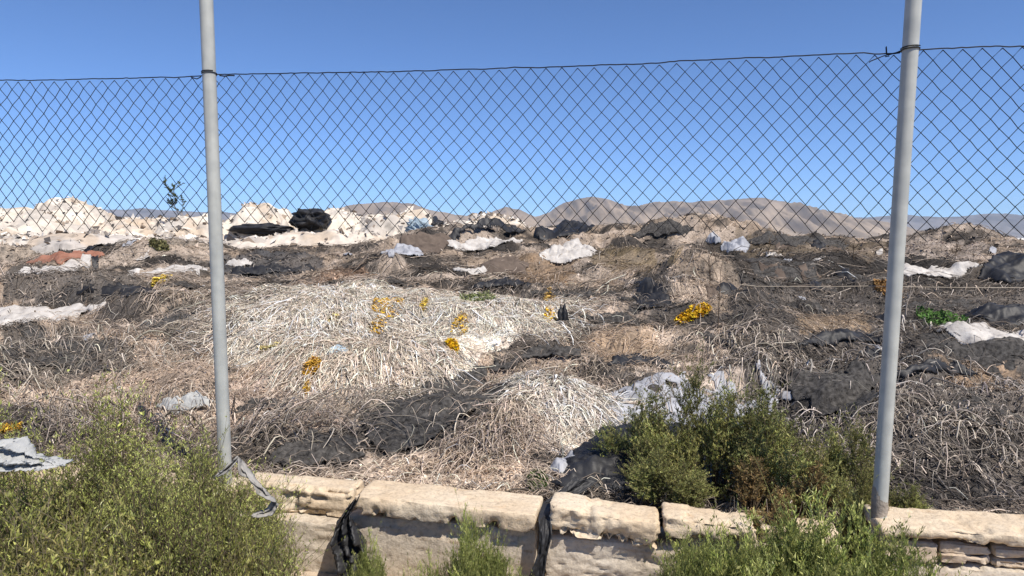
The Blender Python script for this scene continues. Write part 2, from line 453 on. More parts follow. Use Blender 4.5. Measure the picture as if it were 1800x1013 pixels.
def heap_color(x, y):
    n1 = fbm(x * 0.8, y * 1.1, 4, 51)[..., None]
    n2 = fbm(x * 1.7 + 4 + .4 * y, y * 4.6 + .5 * fbm(x, y, 2, 58), 5, 57, .6)[..., None]
    n3_ = fbm(x * 14, y * 20, 3, 61)[..., None]
    tan = np.array([.37, .30, .235]); gr = np.array([.26, .22, .185]); dk = np.array([.055, .050, .046]); pk = np.array([.52, .45, .385])
    c = tan + (gr - tan) * sstep(-.15, .3, n1)
    n4 = fbm(x * .75 + .5 * y + 20, y * 2.3 - .5 * x + .8 * fbm(x * 1.2, y * 1.2, 3, 84), 4, 83, .55)[..., None]
    c = c + (dk - c) * sstep(.04, .20, n2) * .8
    c = c + (dk * 1.15 - c) * sstep(.10, .17, n4) * .85
    c = c + (pk - c) * sstep(.06, .3, -n2) * .75
    wx = x + .10 * fbm(x * 3, y * 3, 3, 71) * np.clip(y / 5, 1, 4); wy = y + .10 * fbm(x * 3, y * 3, 3, 77) * np.clip(y / 5, 1, 4)
    for poly, pc, w in PATW:
        m = inside(wx, wy, poly)[..., None]
        c = np.where(m, c + (pc - c) * np.clip(w + .25 * n3_ - .15 * np.abs(n2), 0, 1), c)
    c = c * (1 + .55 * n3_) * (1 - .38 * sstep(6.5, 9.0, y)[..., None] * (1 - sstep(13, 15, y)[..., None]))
    lum = c.mean(-1, keepdims=True)
    c = c * (1 + np.array([.22, .16, .10]) * sstep(.08, .22, lum))
    return np.clip(c, .02, .9)

NR, NC = 520, 780
ss = np.geomspace(3.0, 42.0, NR) - 3.0 + 0.08
pp = np.linspace(-1, 1, NC)
hx = np.empty((NR, NC)); hy = np.empty((NR, NC))
for i, s in enumerate(ss):
    y0 = FO[1] + s
    half = 1.0 * y0 + 0.6
    tt = pp * half
    hx[i] = FO[0] + FE[0] * tt + FN[0] * s
    hy[i] = FO[1] + FE[1] * tt + FN[1] * s
hz = heap_z(hx, hy)
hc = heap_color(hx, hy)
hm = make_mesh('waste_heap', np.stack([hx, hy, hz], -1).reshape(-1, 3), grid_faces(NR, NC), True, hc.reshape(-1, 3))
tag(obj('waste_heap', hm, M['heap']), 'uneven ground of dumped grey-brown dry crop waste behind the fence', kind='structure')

# ------------------------------------------------------------------ litter: chips and vine strands
# rows of the picture -> depth, so that pieces are spread evenly as seen over the heap
_ys = np.geomspace(3.05, 22, 500)
_vs = 425 + (CAM[2] - np.interp(_ys - FO[1], KS, KL)) / _ys * F
_o = np.argsort(_vs)
def spread(n, v0, v1, u0=-250, u1=2050):
    v = rng.uniform(v0, v1, n); u = rng.uniform(u0, u1, n)
    y = np.interp(v, _vs[_o], _ys[_o])
    y = y * (1 + rng.uniform(-.03, .03, n))
    x = (u - 900) / F * y
    y = y + _sl * x * np.clip(1.2 - (y - 3) * .2, 0, 1)
    s = (x - FO[0]) * FN[0] + (y - FO[1]) * FN[1]
    k = s > 0.18
    return x[k], y[k]
def chips(x, y, size, c, lift=.012, tilt=.9):
    n = len(x)
    z = heap_z(x, y) + lift * rng.uniform(.2, 1.4, n)
    nrm = np.stack([rng.normal(0, tilt, n), rng.normal(0, tilt, n) - .1, np.ones(n)], 1)
    nrm /= np.linalg.norm(nrm, axis=1, keepdims=True)
    a = np.cross(nrm, np.stack([rng.normal(0, 1, n), rng.normal(0, 1, n), rng.normal(0, .3, n)], 1))
    a /= np.linalg.norm(a, axis=1, keepdims=True) + 1e-9
    b = np.cross(nrm, a)
    l = (size * rng.lognormal(0, .45, n))[:, None]; w = l * rng.uniform(.25, .7, n)[:, None]
    p = np.stack([x, y, z], 1)
    fold = nrm * (l * rng.uniform(-.3, .5, n)[:, None])
    q = np.stack([p - a * l, p - b * w * rng.uniform(.6, 1.2, n)[:, None] + fold, p + a * l * rng.uniform(.6, 1, n)[:, None], p + b * w + fold * .3], 1)
    return q.reshape(-1, 3), np.arange(n * 4).reshape(n, 4), np.repeat(c, 4, axis=0)
TINT = np.array([[.52, .43, .355], [.45, .36, .28], [.34, .275, .22], [.25, .205, .165], [.60, .525, .45], [.12, .105, .095], [.36, .26, .17]])
def chip_color(x, y):
    c = heap_color(x, y)
    n = len(x)
    t = TINT[rng.choice(len(TINT), n, p=[.22, .2, .18, .12, .13, .1, .05])]
    lum = c.mean(1, keepdims=True)
    mixw = np.where(lum < .12, np.where(rng.random((n, 1)) < .12, .8, .10), .3) * rng.uniform(.3, 1.3, (n, 1))
    return np.clip((c * (1 - mixw) + t * mixw) * rng.lognormal(0.0, .28, (n, 1)), .02, .85)
V, Fc, C = [], [], []; off = 0
for n, v0, v1, sz in ((90000, 560, 930, .0095), (80000, 470, 580, .0115), (46000, 410, 480, .018)):
    x, y = spread(n, v0, v1)
    v, f, c = chips(x, y, sz, chip_color(x, y))
    V.append(v); Fc.append(f + off); C.append(c); off += len(v)
tag(obj('dry_leaf_litter', make_mesh('dry_leaf_litter', np.concatenate(V), np.concatenate(Fc), False, np.concatenate(C)), M['chip']),
    'crumbled dry leaf and stem litter covering the whole heap', kind='stuff')

EXC = [ground_poly(p) for p in ([(640, 735), (700, 708), (790, 700), (900, 692), (870, 735), (780, 795), (690, 805), (640, 775)], [(735, 700), (820, 660), (900, 635), (990, 618), (1035, 640), (1000, 648), (930, 645), (860, 672), (780, 712)], [(480, 800), (560, 775), (640, 780), (640, 820), (540, 830), (470, 828)], [(1380, 670), (1500, 650), (1545, 680), (1530, 740), (1440, 740), (1390, 710)], [(1600, 600), (1800, 600), (1860, 650), (1800, 690), (1680, 640), (1600, 630)])]
def off_nets(x, y, keep=.10):
    m = rng.random(len(x)) > keep
    k = np.zeros(len(x), bool)
    for p in EXC: k |= inside(x, y, p)
    return ~(k & m)
def strand_paths(x, y, ang, length, K, lift, wander, drop=None):
    n = len(x)
    px = np.empty((n, K)); py = np.empty((n, K))
    px[:, 0] = x; py[:, 0] = y
    a = ang.copy(); da = rng.normal(0, wander, n)
    st = length / (K - 1)
    for k in range(1, K):
        a = a + da * .5 + rng.normal(0, wander * .55, n)
        px[:, k] = px[:, k - 1] + np.cos(a) * st
        py[:, k] = py[:, k - 1] + np.sin(a) * st
    z = heap_smooth(px, py) + .018
    tt = np.linspace(0, 1, K)
    z = z + lift[:, None] * (rng.uniform(.0, .4, (n, 1)) + np.sin(math.pi * np.clip(tt * rng.uniform(.6, 1.25, (n, 1)) + rng.uniform(-.1, .2, (n, 1)), 0, 1)))
    s = (px - FO[0]) * FN[0] + (py - FO[1]) * FN[1]
    z = np.where(s < 0.13, np.maximum(z, .53), z)
    return np.stack([px, py, z], -1)
def strands(x, y, ang, length, rad, c, K=6, lift=.03, wander=.25):
    n = len(x)
    P = strand_paths(x, y, ang, length, K, lift * rng.uniform(.2, 1.6, n), wander)
    tp = np.linspace(1, .55, K)[None, :] * rad[:, None]
    v, f = tubes(P, tp, 3)
    return v, f, np.repeat(c, K * 3, axis=0)
def build(name, parts, mat, label, cat=None, kind=None, group=None):
    V, Fc, C = [], [], []; off = 0
    for v, f, c in parts:
        V.append(v); Fc.append(f + off); C.append(c); off += len(v)
    o = obj(name, make_mesh(name, np.concatenate(V), np.concatenate(Fc), True, np.concatenate(C)), mat)
    return tag(o, label, cat, group, kind)
def vcolr(base, n, sig=.25, hue=.05):
    b = np.array(base)[None, :] * rng.lognormal(0, sig, (n, 1)) * (1 + rng.normal(0, hue * .35, (n, 3)))
    return np.clip(b, .02, .85)
parts = []
# general tangled stems all over the near and middle heap
for n, v0, v1, ln, rd, K in ((15000, 640, 930, .085, .0026, 4), (15000, 520, 660, .13, .0027, 5), (9000, 440, 530, .22, .0040, 4)):
    x, y = spread(n, v0, v1)
    k = off_nets(x, y); x, y = x[k], y[k]
    n = len(x)
    hcx = heap_color(x, y)
    lum = hcx.mean(1, keepdims=True)
    t = TINT[rng.choice(5, n, p=[.3, .25, .15, .1, .2])]
    w = np.where(lum < .12, np.where(rng.random((n, 1)) < .2, .8, .1), .35)
    c = np.clip((hcx * (1 - w) + t * w) * rng.lognormal(.12, .32, (n, 1)), .02, .85)
    ang = rng.normal(0, .38, n) + np.where(rng.random(n) < .5, 0, math.pi) + 1.9 * fbm(x * .7, y * .9, 3, 99)
    parts.append(strands(x, y, ang, ln * rng.lognormal(0, .45, n), rd * rng.lognormal(0, .35, n), c, K, .035, .3))
build('dry_vine_tangle', parts, M['strand'], 'tangle of dry brown vine stems strewn over the whole heap', kind='stuff')

def pile(u, d, rx, ry, n, colr, ln, rad, label, lift=.030, wander=.34, flow=None, spreadang=.5, K=6, name='dry_vine_pile', kind=None):
    cx = (u - 900) / F * d
    r = np.sqrt(rng.random(n)) * (1 + .15 * rng.normal(0, 1, n)); th = rng.uniform(0, 2 * math.pi, n)
    x = cx + r * np.cos(th) * rx; y = d + r * np.sin(th) * ry
    ang = np.arctan2((y - d) / ry - .55, (x - cx) / rx) if flow is None else np.full(n, flow)
    ang = ang + rng.normal(0, spreadang, n) + .5 * fbm(x * 2.2, y * 2.2, 2, 123)
    s = (x - FO[0]) * FN[0] + (y - FO[1]) * FN[1]
    k = (s > .22) & off_nets(x, y)
    x, y, ang = x[k], y[k], ang[k]; n = len(x)
    p = strands(x, y, ang, ln * .8 * rng.lognormal(0, .6, n), rad * .9 * rng.lognormal(0, .4, n), vcolr(colr, n, .30) * np.where(rng.random((n, 1)) < .24, .42, 1.0), K, lift, wander)
    return build(name, [p], M['strand'], label, None if kind else 'vine pile', kind)
WH = (.75, .65, .54); TN = (.50, .41, .33); GY = (.50, .45, .40)
pile(560, 6.35, 1.0, .95, 6500, WH, .19, .0037, 'broad bleached mound of string-like dry vines with yellow clumps on its crest')
pile(850, 6.45, .85, .75, 4200, WH, .17, .0037, 'bleached vine mound joining the broad one, dark hollow at its far end')
pile(650, 5.05, .62, .5, 3600, (.70, .595, .485), .17, .0034, 'small tan-white hump of combed vines below the broad bleached mound')
pile(985, 4.25, .34, .36, 1700, (.78, .69, .59), .14, .0034, 'small white vine hump beside the black tarpaulin')
pile(835, 3.85, .36, .36, 1700, TN, .14, .0029, 'tan stems hanging over the back of the long coping slab', flow=-1.5, spreadang=.5, lift=.04, wander=.3)
pile(960, 4.85, .5, .35, 1300, TN, .13, .0029, 'coarse tan stems under the dark curved netting ridge', flow=-2.3, spreadang=.6, lift=.04, wander=.3)
pile(110, 5.3, .9, .55, 420, (.46, .40, .33), .15, .0036, 'pale crooked stems on the dark waste left of the bush-side post', lift=.08, wander=.45, spreadang=1.2)
pile(220, 4.3, .6, .35, 520, (.44, .37, .30), .15, .0032, 'tan crooked stems piled behind the big green bush', lift=.08, wander=.45, spreadang=1.2)
pile(1650, 3.75, .5, .35, 620, (.42, .36, .30), .13, .0027, 'pale bare branching stems heaped beside the concrete post footing', lift=.05, wander=.4, spreadang=1.3)
pile(1330, 5.4, .35, .45, 200, (.46, .39, .32), .18, .0036, 'pale drooping stems hanging over a dark hollow beyond the dark shrubs', lift=.05, wander=.35, flow=-1.6, spreadang=.5)
pile(1720, 5.0, .9, .6, 380, (.46, .41, .36), .16, .0042, 'scattered pale twigs on the charcoal-coloured slope past the concrete-footed post', lift=.06, wander=.4, spreadang=1.0, name='scattered_twigs', kind='stuff')
pile(1440, 4.6, .5, .5, 260, (.46, .41, .36), .15, .0040, 'short white twigs on the charcoal slope above the dark shrubs', lift=.05, wander=.4, spreadang=1.0, name='scattered_twigs', kind='stuff')
pile(540, 3.85, .45, .3, 380, (.40, .34, .28), .24, .0030, 'long arching pale stems over the dark hump behind the eroded wall top', lift=.08, flow=.5, spreadang=.3)
pile(760, 4.35, .5, .3, 200, (.42, .37, .31), .30, .0042, 'long curved stems lying across the dark net in the hollow', lift=.06, flow=.6, spreadang=.35)
pile(330, 7.0, .5, .5, 420, (.38, .32, .26), .20, .0046, 'combed brown stems on the dark slope behind the bush-side post', flow=.8, spreadang=.25)

# ------------------------------------------------------------------ pale mounds on the skyline
def billow(x, y, oct, seed):
    t = 0; a = 1.0; n = 0
    for k in range(oct):
        t = t + a * (np.abs(vnoise(x, y, seed + k * 13)) * 2 - .8); n += a; a *= .55
        x, y = x * 1.9 * .86 - y * 1.9 * .5 + 5.2, x * 1.9 * .5 + y * 1.9 * .86 + 1.3
    return t / n
def mound(u, hw, vtop, y, dep, label, seed, colr=(.65, .58, .49), name='pale_mound'):
    c = at(u, vtop, y); rx = hw / F * y
    n = 110
    g = np.linspace(-1.3, 1.3, n)
    gx, gy = np.meshgrid(g, g)
    X = c[0] + gx * rx; Y = y + gy * dep
    wob = .38 * fbm(gx * 1.8 + seed, gy * 2.0, 4, seed)
    r = np.sqrt(gx ** 2 + gy ** 2) + wob
    prof = np.clip(1 - np.clip(r, 0, 2) ** 2.8, -1.2, 1)
    b0 = heap_smooth(np.array([c[0]]), np.array([y]))[0]
    h = max(c[2] - b0, .15)
    low = heap_smooth(X, Y)
    Z = b0 + h * .98 * prof
    Z = Z + .34 * h * fbm(X * .9 + .3 * Y, Y * 1.2, 3, seed + 2) + .16 * h * billow(X * 1.2, Y * 1.4, 2, seed + 3) +   .045 * billow(X * 2.4, Y * 2.8 + X, 3, seed + 4) + .012 * billow(X * 9, Y * 9, 3, seed + 14)
    Z = np.where(prof < -.15, np.minimum(Z, low - .06), Z)
    Z = np.maximum(Z, low - .12)
    n2 = fbm(X * 1.6, Y * 2.2, 4, seed + 7)[..., None]; n3_ = fbm(X * 9, Y * 9, 3, seed + 8)[..., None]
    cc = np.array(colr) * (1 + .16 * n2 + .16 * n3_)
    cc = cc + (np.array([.42, .33, .24]) - cc) * sstep(.08, .35, n2) * .7
    cc = cc + (np.array([.30, .28, .26]) - cc) * sstep(.14, .34, fbm(X * 1.8 + 9, Y * 2.6, 4, seed + 17)[..., None]) * .5
    cc = cc + (np.array([.10, .09, .08]) - cc) * sstep(.40, .55, n3_) * .5
    o = obj(name, make_mesh(name, np.stack([X, Y, Z], -1).reshape(-1, 3), grid_faces(n, n), True, np.clip(cc, .03, .9).reshape(-1, 3)), M['mound'])
    tag(o, label, 'mound', 'pale mounds along the skyline')
    # crumbs and torn bits lying on it
    r_ = np.random.default_rng(seed)
    k = r_.integers(6, n - 6, (330, 2)); ok = prof[k[:, 0], k[:, 1]] > 0
    k = k[ok]; m_ = len(k)
    p = np.stack([X[k[:, 0], k[:, 1]], Y[k[:, 0], k[:, 1]], Z[k[:, 0], k[:, 1]] + .02], 1)
    a = r_.normal(0, 1, (m_, 3)) * (1, 1, .5); a /= np.linalg.norm(a, axis=1, keepdims=True); b = np.cross(a, r_.normal(0, 1, (m_, 3))); b /= np.linalg.norm(b, axis=1, keepdims=True) + 1e-9
    l = (.05 * r_.lognormal(0, .5, m_))[:, None]
    q = np.stack([p - a * l, p - b * l * .5, p + a * l, p + b * l * .6 + (0, 0, .02)], 1).reshape(-1, 3)
    pal = np.array([(.66, .60, .52), (.72, .68, .62), (.10, .09, .085), (.30, .24, .19), (.46, .38, .30)])[r_.choice(5, m_, p=[.36, .24, .16, .12, .12])]
    d = obj('debris', make_mesh('debris', q, np.arange(m_ * 4).reshape(m_, 4), False, np.repeat(pal, 4, axis=0)), M['chip'], o); d['kind'] = 'stuff'
    return o
mound(40, 130, 372, 15.0, 1.6, 'wide cream mound at the far end of the heap, stained orange', 201)
mound(140, 85, 360, 16.0, 1.5, 'tallest rounded cream mound left of the lone sapling', 202)
mound(262, 85, 381, 16.4, 1.3, 'low cream mound with an orange top in front of the sapling', 203, (.62, .53, .43))
mound(345, 72, 388, 15.2, 1.3, 'cream mound partly hidden behind the bush-side post', 204)
mound(462, 84, 352, 16.2, 1.5, 'high cream mound topped by a ragged crest beside black plastic', 205)
mound(590, 80, 371, 16.6, 1.3, 'cream mound between two black plastic sheets on the skyline', 206)
mound(692, 88, 368, 15.2, 1.5, 'smooth domed cream mound beside the folded blue-grey tarpaulin', 207)
mound(560, 160, 408, 13.6, 1.3, 'long low cream slope below the skyline mounds', 208, (.60, .53, .45))
mound(872, 72, 375, 16.4, 1.3, 'cream mound right of the folded blue-grey tarpaulin', 209)
mound(808, 52, 389, 15.8, 1.0, 'small cream knoll right beside the crumpled black plastic', 210)
mound(960, 70, 400, 16.8, 1.2, 'flat cream mound next to the crumpled black nets', 211)
mound(150, 150, 412, 12.6, 1.1, 'pale grey lower mound with fibrous streaks', 212, (.50, .455, .41))
mound(300, 90, 415, 13.0, 1.0, 'pale grey lower mound just left of the bush-side post', 214, (.52, .46, .40))
mound(25, 80, 418, 12.2, .9, 'pale lower mound at the outer end of the fibrous one', 213, (.50, .46, .41))

# ------------------------------------------------------------------ sheets draped over the heap
def drape(name, px, mat, label, cat, offset=.03, wr=.03, wf=5.0, seed=1, res=96, edge=.05, group=None, raise_mid=0.0, stretch=1.0):
    low = .034 if seed in (301, 302, 303, 305) else .008 if mat is DN else .015
    poly = ground_poly(px)
    lo = poly.min(0); hi = poly.max(0); ext = hi - lo
    lo = lo - ext * .06; hi = hi + ext * .06
    gx, gy = np.meshgrid(np.linspace(lo[0], hi[0], res), np.linspace(lo[1], hi[1], res))
    sc = max(ext.max(), .05)
    ex = edge * sc * fbm(gx / sc * 9, gy / sc * 9, 3, seed); ey = edge * sc * fbm(gx / sc * 9 + 30, gy / sc * 9, 3, seed + 1)
    m = inside(gx + ex, gy + ey, poly)
    core = np.zeros(m.shape); er = m.copy()
    for _ in range(max(res // 9, 3)):
        core += er
        e2 = er.copy(); e2[1:] &= er[:-1]; e2[:-1] &= er[1:]; e2[:, 1:] &= er[:, :-1]; e2[:, :-1] &= er[:, 1:]; er = e2
    core = np.sqrt(core / core.max()) if core.max() > 0 else core
    z = heap_smooth(gx, gy) + low + (offset * .45 + wr * .5) * core * (.4 if mat is DN else 1) + core * wr * 1.3 * ridged(gx * wf, gy * wf * stretch, 3, seed + 3) + .8 * wr * core ** .5 * billow(gx * wf * 2.6, gy * wf * 2.6, 4, seed + 5)
    if raise_mid:
        q = ((gx - (lo[0] + hi[0]) / 2) / (hi[0] - lo[0]) * 2) ** 2 + ((gy - (lo[1] + hi[1]) / 2) / (hi[1] - lo[1]) * 2) ** 2
        z = z + raise_mid * np.clip(1 - q, 0, 1)
    f = grid_faces(res, res)
    mf = m.ravel()
    f = f[mf[f].all(1)]
    if len(f) == 0: return None
    used = np.unique(f); mp = -np.ones(res * res, int); mp[used] = np.arange(len(used))
    P = np.stack([gx, gy, z], -1).reshape(-1, 3)[used]
    o = obj(name, make_mesh(name, P, mp[f], True), mat)
    md = o.modifiers.new('thickness', 'SOLIDIFY'); md.thickness = .006; md.offset = 0
    return tag(o, label, cat, group)
def band(u, v, lpx, tpx, bow, rot):
    a = np.linspace(-1, 1, 9)
    cx = u + a * lpx / 2; cy = v + bow * a ** 2 + rot * a
    th = tpx / 2 * (1 - .75 * a ** 2)
    return list(zip(cx, cy - th)) + list(zip(cx[::-1], (cy + th)[::-1]))
BP, DN, WF, WP, GP = M['black_plastic'], M['dark_net'], M['white_fleece'], M['white_plastic'], M['grey_plastic']
# near and middle nets
drape('shade_net', [(632, 745), (690, 712), (790, 698), (900, 688), (880, 735), (800, 758), (770, 800), (690, 812), (640, 790)], DN, 'dark grey shade net crumpled in the hollow between pale humps', 'net', .02, .02, 6, 301, edge=.10)
drape('shade_net', [(735, 700), (820, 660), (900, 635), (990, 618), (1035, 640), (1000, 648), (930, 645), (860, 672), (780, 712)], DN, 'narrow dark net curving over the ridge below the bleached mounds', 'net', .035, .02, 8, 302, edge=.08)
drape('shade_net', [(480, 800), (560, 775), (640, 780), (640, 820), (540, 830), (470, 828)], DN, 'dark net half buried behind the eroded wall top', 'net', .02, .02, 8, 303, edge=.15)
drape('shade_net', [(0, 580), (90, 590), (200, 612), (240, 640), (160, 655), (60, 650), (0, 660)], DN, 'dark net under crooked stems beside the long white fleece strip', 'net', .02, .025, 4, 304, edge=.12)
drape('shade_net', [(1380, 670), (1500, 650), (1545, 680), (1530, 740), (1440, 740), (1390, 710)], DN, 'charcoal net on the slope above the dark shrubs', 'net', .02, .025, 5, 305, edge=.12)
drape('shade_net', [(1600, 600), (1800, 600), (1860, 650), (1800, 690), (1680, 640), (1600, 630)], DN, 'large charcoal net sheet below the white fleece past the concrete-footed post', 'net', .025, .025, 4, 306, edge=.1)
drape('shade_net', [(1120, 500), (1170, 505), (1215, 540), (1180, 548), (1115, 545)], BP, 'black folded net beside the small white lumps', 'net', .03, .03, 4, 307, edge=.08)
drape('shade_net', [(1280, 460), (1420, 470), (1520, 490), (1560, 505), (1440, 515), (1320, 490)], DN, 'long dark net strip running below the pale stretched wire', 'net', .02, .04, 3, 308, edge=.1)
drape('shade_net', [(1720, 490), (1780, 470), (1860, 475), (1860, 500), (1760, 505)], BP, 'black net hump on the far side past the concrete-footed post', 'net', .05, .06, 2, 309, raise_mid=.15)
drape('plastic_sheet', [(1690, 566), (1760, 558), (1860, 560), (1860, 588), (1760, 584)], BP, 'shiny black plastic sheet just behind the white fleece past the concrete-footed post', 'plastic sheet', .05, .03, 3, 310, raise_mid=.08)
drape('fleece_strip', [(1640, 585), (1700, 580), (1790, 592), (1860, 600), (1860, 612), (1750, 604), (1660, 596)], WF, 'white fleece strip in front of shiny black plastic past the concrete-footed post', 'fleece', .05, .03, 4, 311)
drape('fleece_strip', [(-60, 548), (60, 546), (140, 537), (225, 540), (228, 552), (140, 560), (60, 574), (-60, 572)], WF, 'long white fleece strip lying across the dark waste left of the bush-side post', 'fleece', .06, .035, 3.5, 312)
drape('fleece_strip', [(225, 480), (300, 472), (370, 474), (372, 482), (300, 484), (230, 490)], WF, 'narrow pale fleece strip behind the yellow clump by the bush-side post', 'fleece', .05, .03, 3.5, 313)
drape('fleece_strip', [(20, 478), (80, 470), (145, 472), (140, 482), (60, 490)], WF, 'short pale fleece piece in front of the rust-red sheet', 'fleece', .05, .03, 3.5, 314)
drape('fleece_strip', [(1575, 475), (1660, 476), (1740, 480), (1760, 490), (1640, 492), (1570, 486)], WF, 'pale fleece strip along the dark bank behind the leaning board', 'fleece', .06, .05, 2.5, 315)
drape('rust_sheet', [(45, 466), (90, 456), (150, 450), (185, 453), (150, 464), (100, 470)], M['rust_sheet'], 'rust-red cloth sheet lying under the fibrous pale mound', 'cloth', .06, .05, 2.5, 316)
# folded bands of dark net running through the middle of the heap
for i, (u, v, l, t, bow, rot) in enumerate([(470, 478, 170, 16, 6, -4), (690, 500, 150, 14, 8, 5), (1020, 520, 200, 16, 8, 6), (880, 505, 110, 12, 6, -3), (1080, 565, 170, 18, 14, 6), (300, 560, 120, 40, 10, -16),
        (200, 520, 180, 18, 8, -6), (110, 640, 210, 26, 16, 5), (460, 720, 150, 22, 14, -6), (1130, 640, 130, 18, 14, 4), (1240, 600, 120, 18, 12, 8), (1420, 545, 190, 20, 12, 6), (1480, 600, 170, 22, 14, -5),
        (1680, 540, 190, 18, 10, 4), (1700, 730, 220, 40, 20, 8), (1640, 660, 160, 26, 16, -6), (330, 505, 120, 12, 6, 4), (1330, 500, 170, 14, 8, 6)]):
    lb = 'narrow fold of dark netting half buried across the middle of the heap' if t < 20 else 'broad fold of dark netting half buried in the heap'
    drape('net_fold', band(u, v, l, t, bow, rot), DN if i % 3 else BP, lb, 'net', .05, .03, 6, 1000 + i, res=60, edge=.05, group='dark net folds in the heap')
# far sheets on the skyline
drape('plastic_sheet', [(402, 414), (430, 402), (490, 396), (512, 402), (480, 412), (430, 418)], BP, 'black plastic sheet flapping at the foot of the ragged-crested mound', 'plastic sheet', .08, .08, 2, 321)
drape('plastic_sheet', [(783, 424), (830, 410), (900, 404), (928, 412), (900, 422), (850, 418), (800, 432)], BP, 'long black plastic sheet lying before the cream mounds', 'plastic sheet', .12, .08, 2, 322, raise_mid=.1)
drape('plastic_sheet', [(700, 432), (760, 420), (800, 428), (770, 450), (720, 446)], M['brown_sheet'], 'brown sheet in front of the folded blue-grey tarpaulin', 'plastic sheet', .08, .06, 2, 323)
drape('plastic_sheet', [(668, 452), (700, 440), (735, 446), (745, 456), (710, 462), (680, 462)], GP, 'pale grey-blue plastic scrap below the brown sheet', 'plastic sheet', .09, .05, 2.5, 324)
drape('plastic_sheet', [(945, 466), (985, 445), (1025, 438), (1042, 446), (1040, 460), (1000, 470)], WF, 'white folded fabric bundle lying in the middle of the dark far heap', 'fabric', .06, .06, 3.4, 325, raise_mid=.05)
drape('plastic_sheet', [(940, 418), (975, 402), (1030, 398), (1050, 408), (1030, 416), (980, 420)], BP, 'crumpled black net bunched on the skyline beside the flat cream mound', 'net', .08, .10, 1.8, 326)
drape('plastic_sheet', [(1100, 416), (1150, 406), (1200, 405), (1230, 414), (1180, 420)], DN, 'dark net hump on the skyline under the mountain range', 'net', .06, .08, 1.6, 327, raise_mid=.1)
drape('plastic_sheet', [(1290, 430), (1350, 420), (1440, 426), (1500, 438), (1440, 440), (1340, 440)], DN, 'long brown-black net ridge below the right end of the mountains', 'net', .1, .08, 1.6, 328)
drape('plastic_sheet', [(850, 470), (890, 458), (930, 470), (925, 486), (870, 488), (830, 486)], M['brown_sheet'], 'dull brown sheet below the white folded fabric', 'plastic sheet', .04, .035, 2, 329)
drape('plastic_sheet', [(795, 478), (850, 476), (858, 481), (810, 486)], WF, 'thin white scrap beside the dull brown sheet', 'fabric', .10, .03, 3, 330)
drape('plastic_sheet', [(1275, 436), (1300, 430), (1314, 438), (1300, 444), (1272, 444)], GP, 'small pale plastic scrap on the far dark heap', 'plastic sheet', .14, .06, 2, 331)
drape('plastic_sheet', [(1240, 432), (1254, 422), (1268, 432), (1258, 438)], GP, 'small upright grey scrap near the skyline twigs', 'plastic sheet', .18, .06, 2, 332)
drape('plastic_sheet', [(770, 432), (840, 424), (920, 428), (900, 436), (800, 442)], WF, 'pale crumpled strip under the long black plastic', 'fabric', .10, .06, 2.4, 333)
drape('plastic_sheet', [(395, 470), (430, 462), (445, 466), (420, 476)], WF, 'small white fabric scrap right of the bush-side post', 'fabric', .08, .04, 3, 334)
drape('plastic_sheet', [(270, 730), (330, 716), (378, 716), (372, 728), (310, 745)], WP, 'white plastic scrap behind the big bush beside the bush-side post', 'plastic sheet', .04, .03, 9, 335, raise_mid=.05)
# plastic behind the dark shrubs
drape('plastic_sheet', [(1060, 700), (1130, 675), (1240, 680), (1380, 690), (1370, 740), (1290, 790), (1150, 790), (1065, 760)], GP, 'pale lilac-grey plastic sheet spread behind the dark shrubs', 'plastic sheet', .02, .025, 5, 336, edge=.2)
drape('tarpaulin', [(965, 862), (985, 830), (1045, 792), (1110, 768), (1200, 765), (1300, 790), (1350, 850), (1300, 885), (1150, 885), (1020, 880)], BP, 'black tarpaulin bulging behind the broken coping slabs under the shrubs', 'tarpaulin', .04, .035, 5, 337, raise_mid=.10, res=110)
drape('plastic_sheet', [(965, 836), (1000, 815), (1040, 808), (1030, 825), (985, 850)], GP, 'pale grey plastic flap lying on the edge of the black tarpaulin', 'plastic sheet', .10, .015, 8, 338)
drape('plastic_sheet', [(572, 632), (580, 618), (612, 617), (612, 632), (592, 637)], M['blue_tarp'], 'pale blue plastic scrap on the bleached vine mound', 'plastic sheet', .03, .012, 6, 339)
drape('plastic_sheet', [(640, 595), (660, 575), (690, 568), (695, 580), (670, 600)], DN, 'grey cloth scrap between yellow clumps on the bleached mound', 'cloth', .03, .015, 6, 340)

# small scraps littering the heap
def scrap(u, v, size, mat, label, group, seed):
    x0, y0 = hit(u, v); x0, y0 = x0[0], y0[0]
    r = np.random.default_rng(seed)
    n = 9
    a = r.uniform(0, math.pi)
    gx, gy = np.meshgrid(np.linspace(-1, 1, n), np.linspace(-1, 1, n))
    k = size / F * y0 / 2
    w = 1 + .5 * fbm(gx * 1.5 + seed, gy * 1.5, 2, seed)
    lx = gx * w * k; ly = gy * w * k * r.uniform(.4, .8)
    X = x0 + lx * math.cos(a) - ly * math.sin(a); Y = y0 + (lx * math.sin(a) + ly * math.cos(a)) * 1.3
    Z = heap_z(X, Y) + .02 + k * .35 * fbm(gx * 1.6 + seed * 2, gy * 1.6, 3, seed + 3)
    o = obj('plastic_scrap', make_mesh('plastic_scrap', np.stack([X, Y, Z], -1).reshape(-1, 3), grid_faces(n, n), True), mat)
    md = o.modifiers.new('thickness', 'SOLIDIFY'); md.thickness = .004; md.offset = 0
    tag(o, label, 'scrap', group)
rs = np.random.default_rng(77)
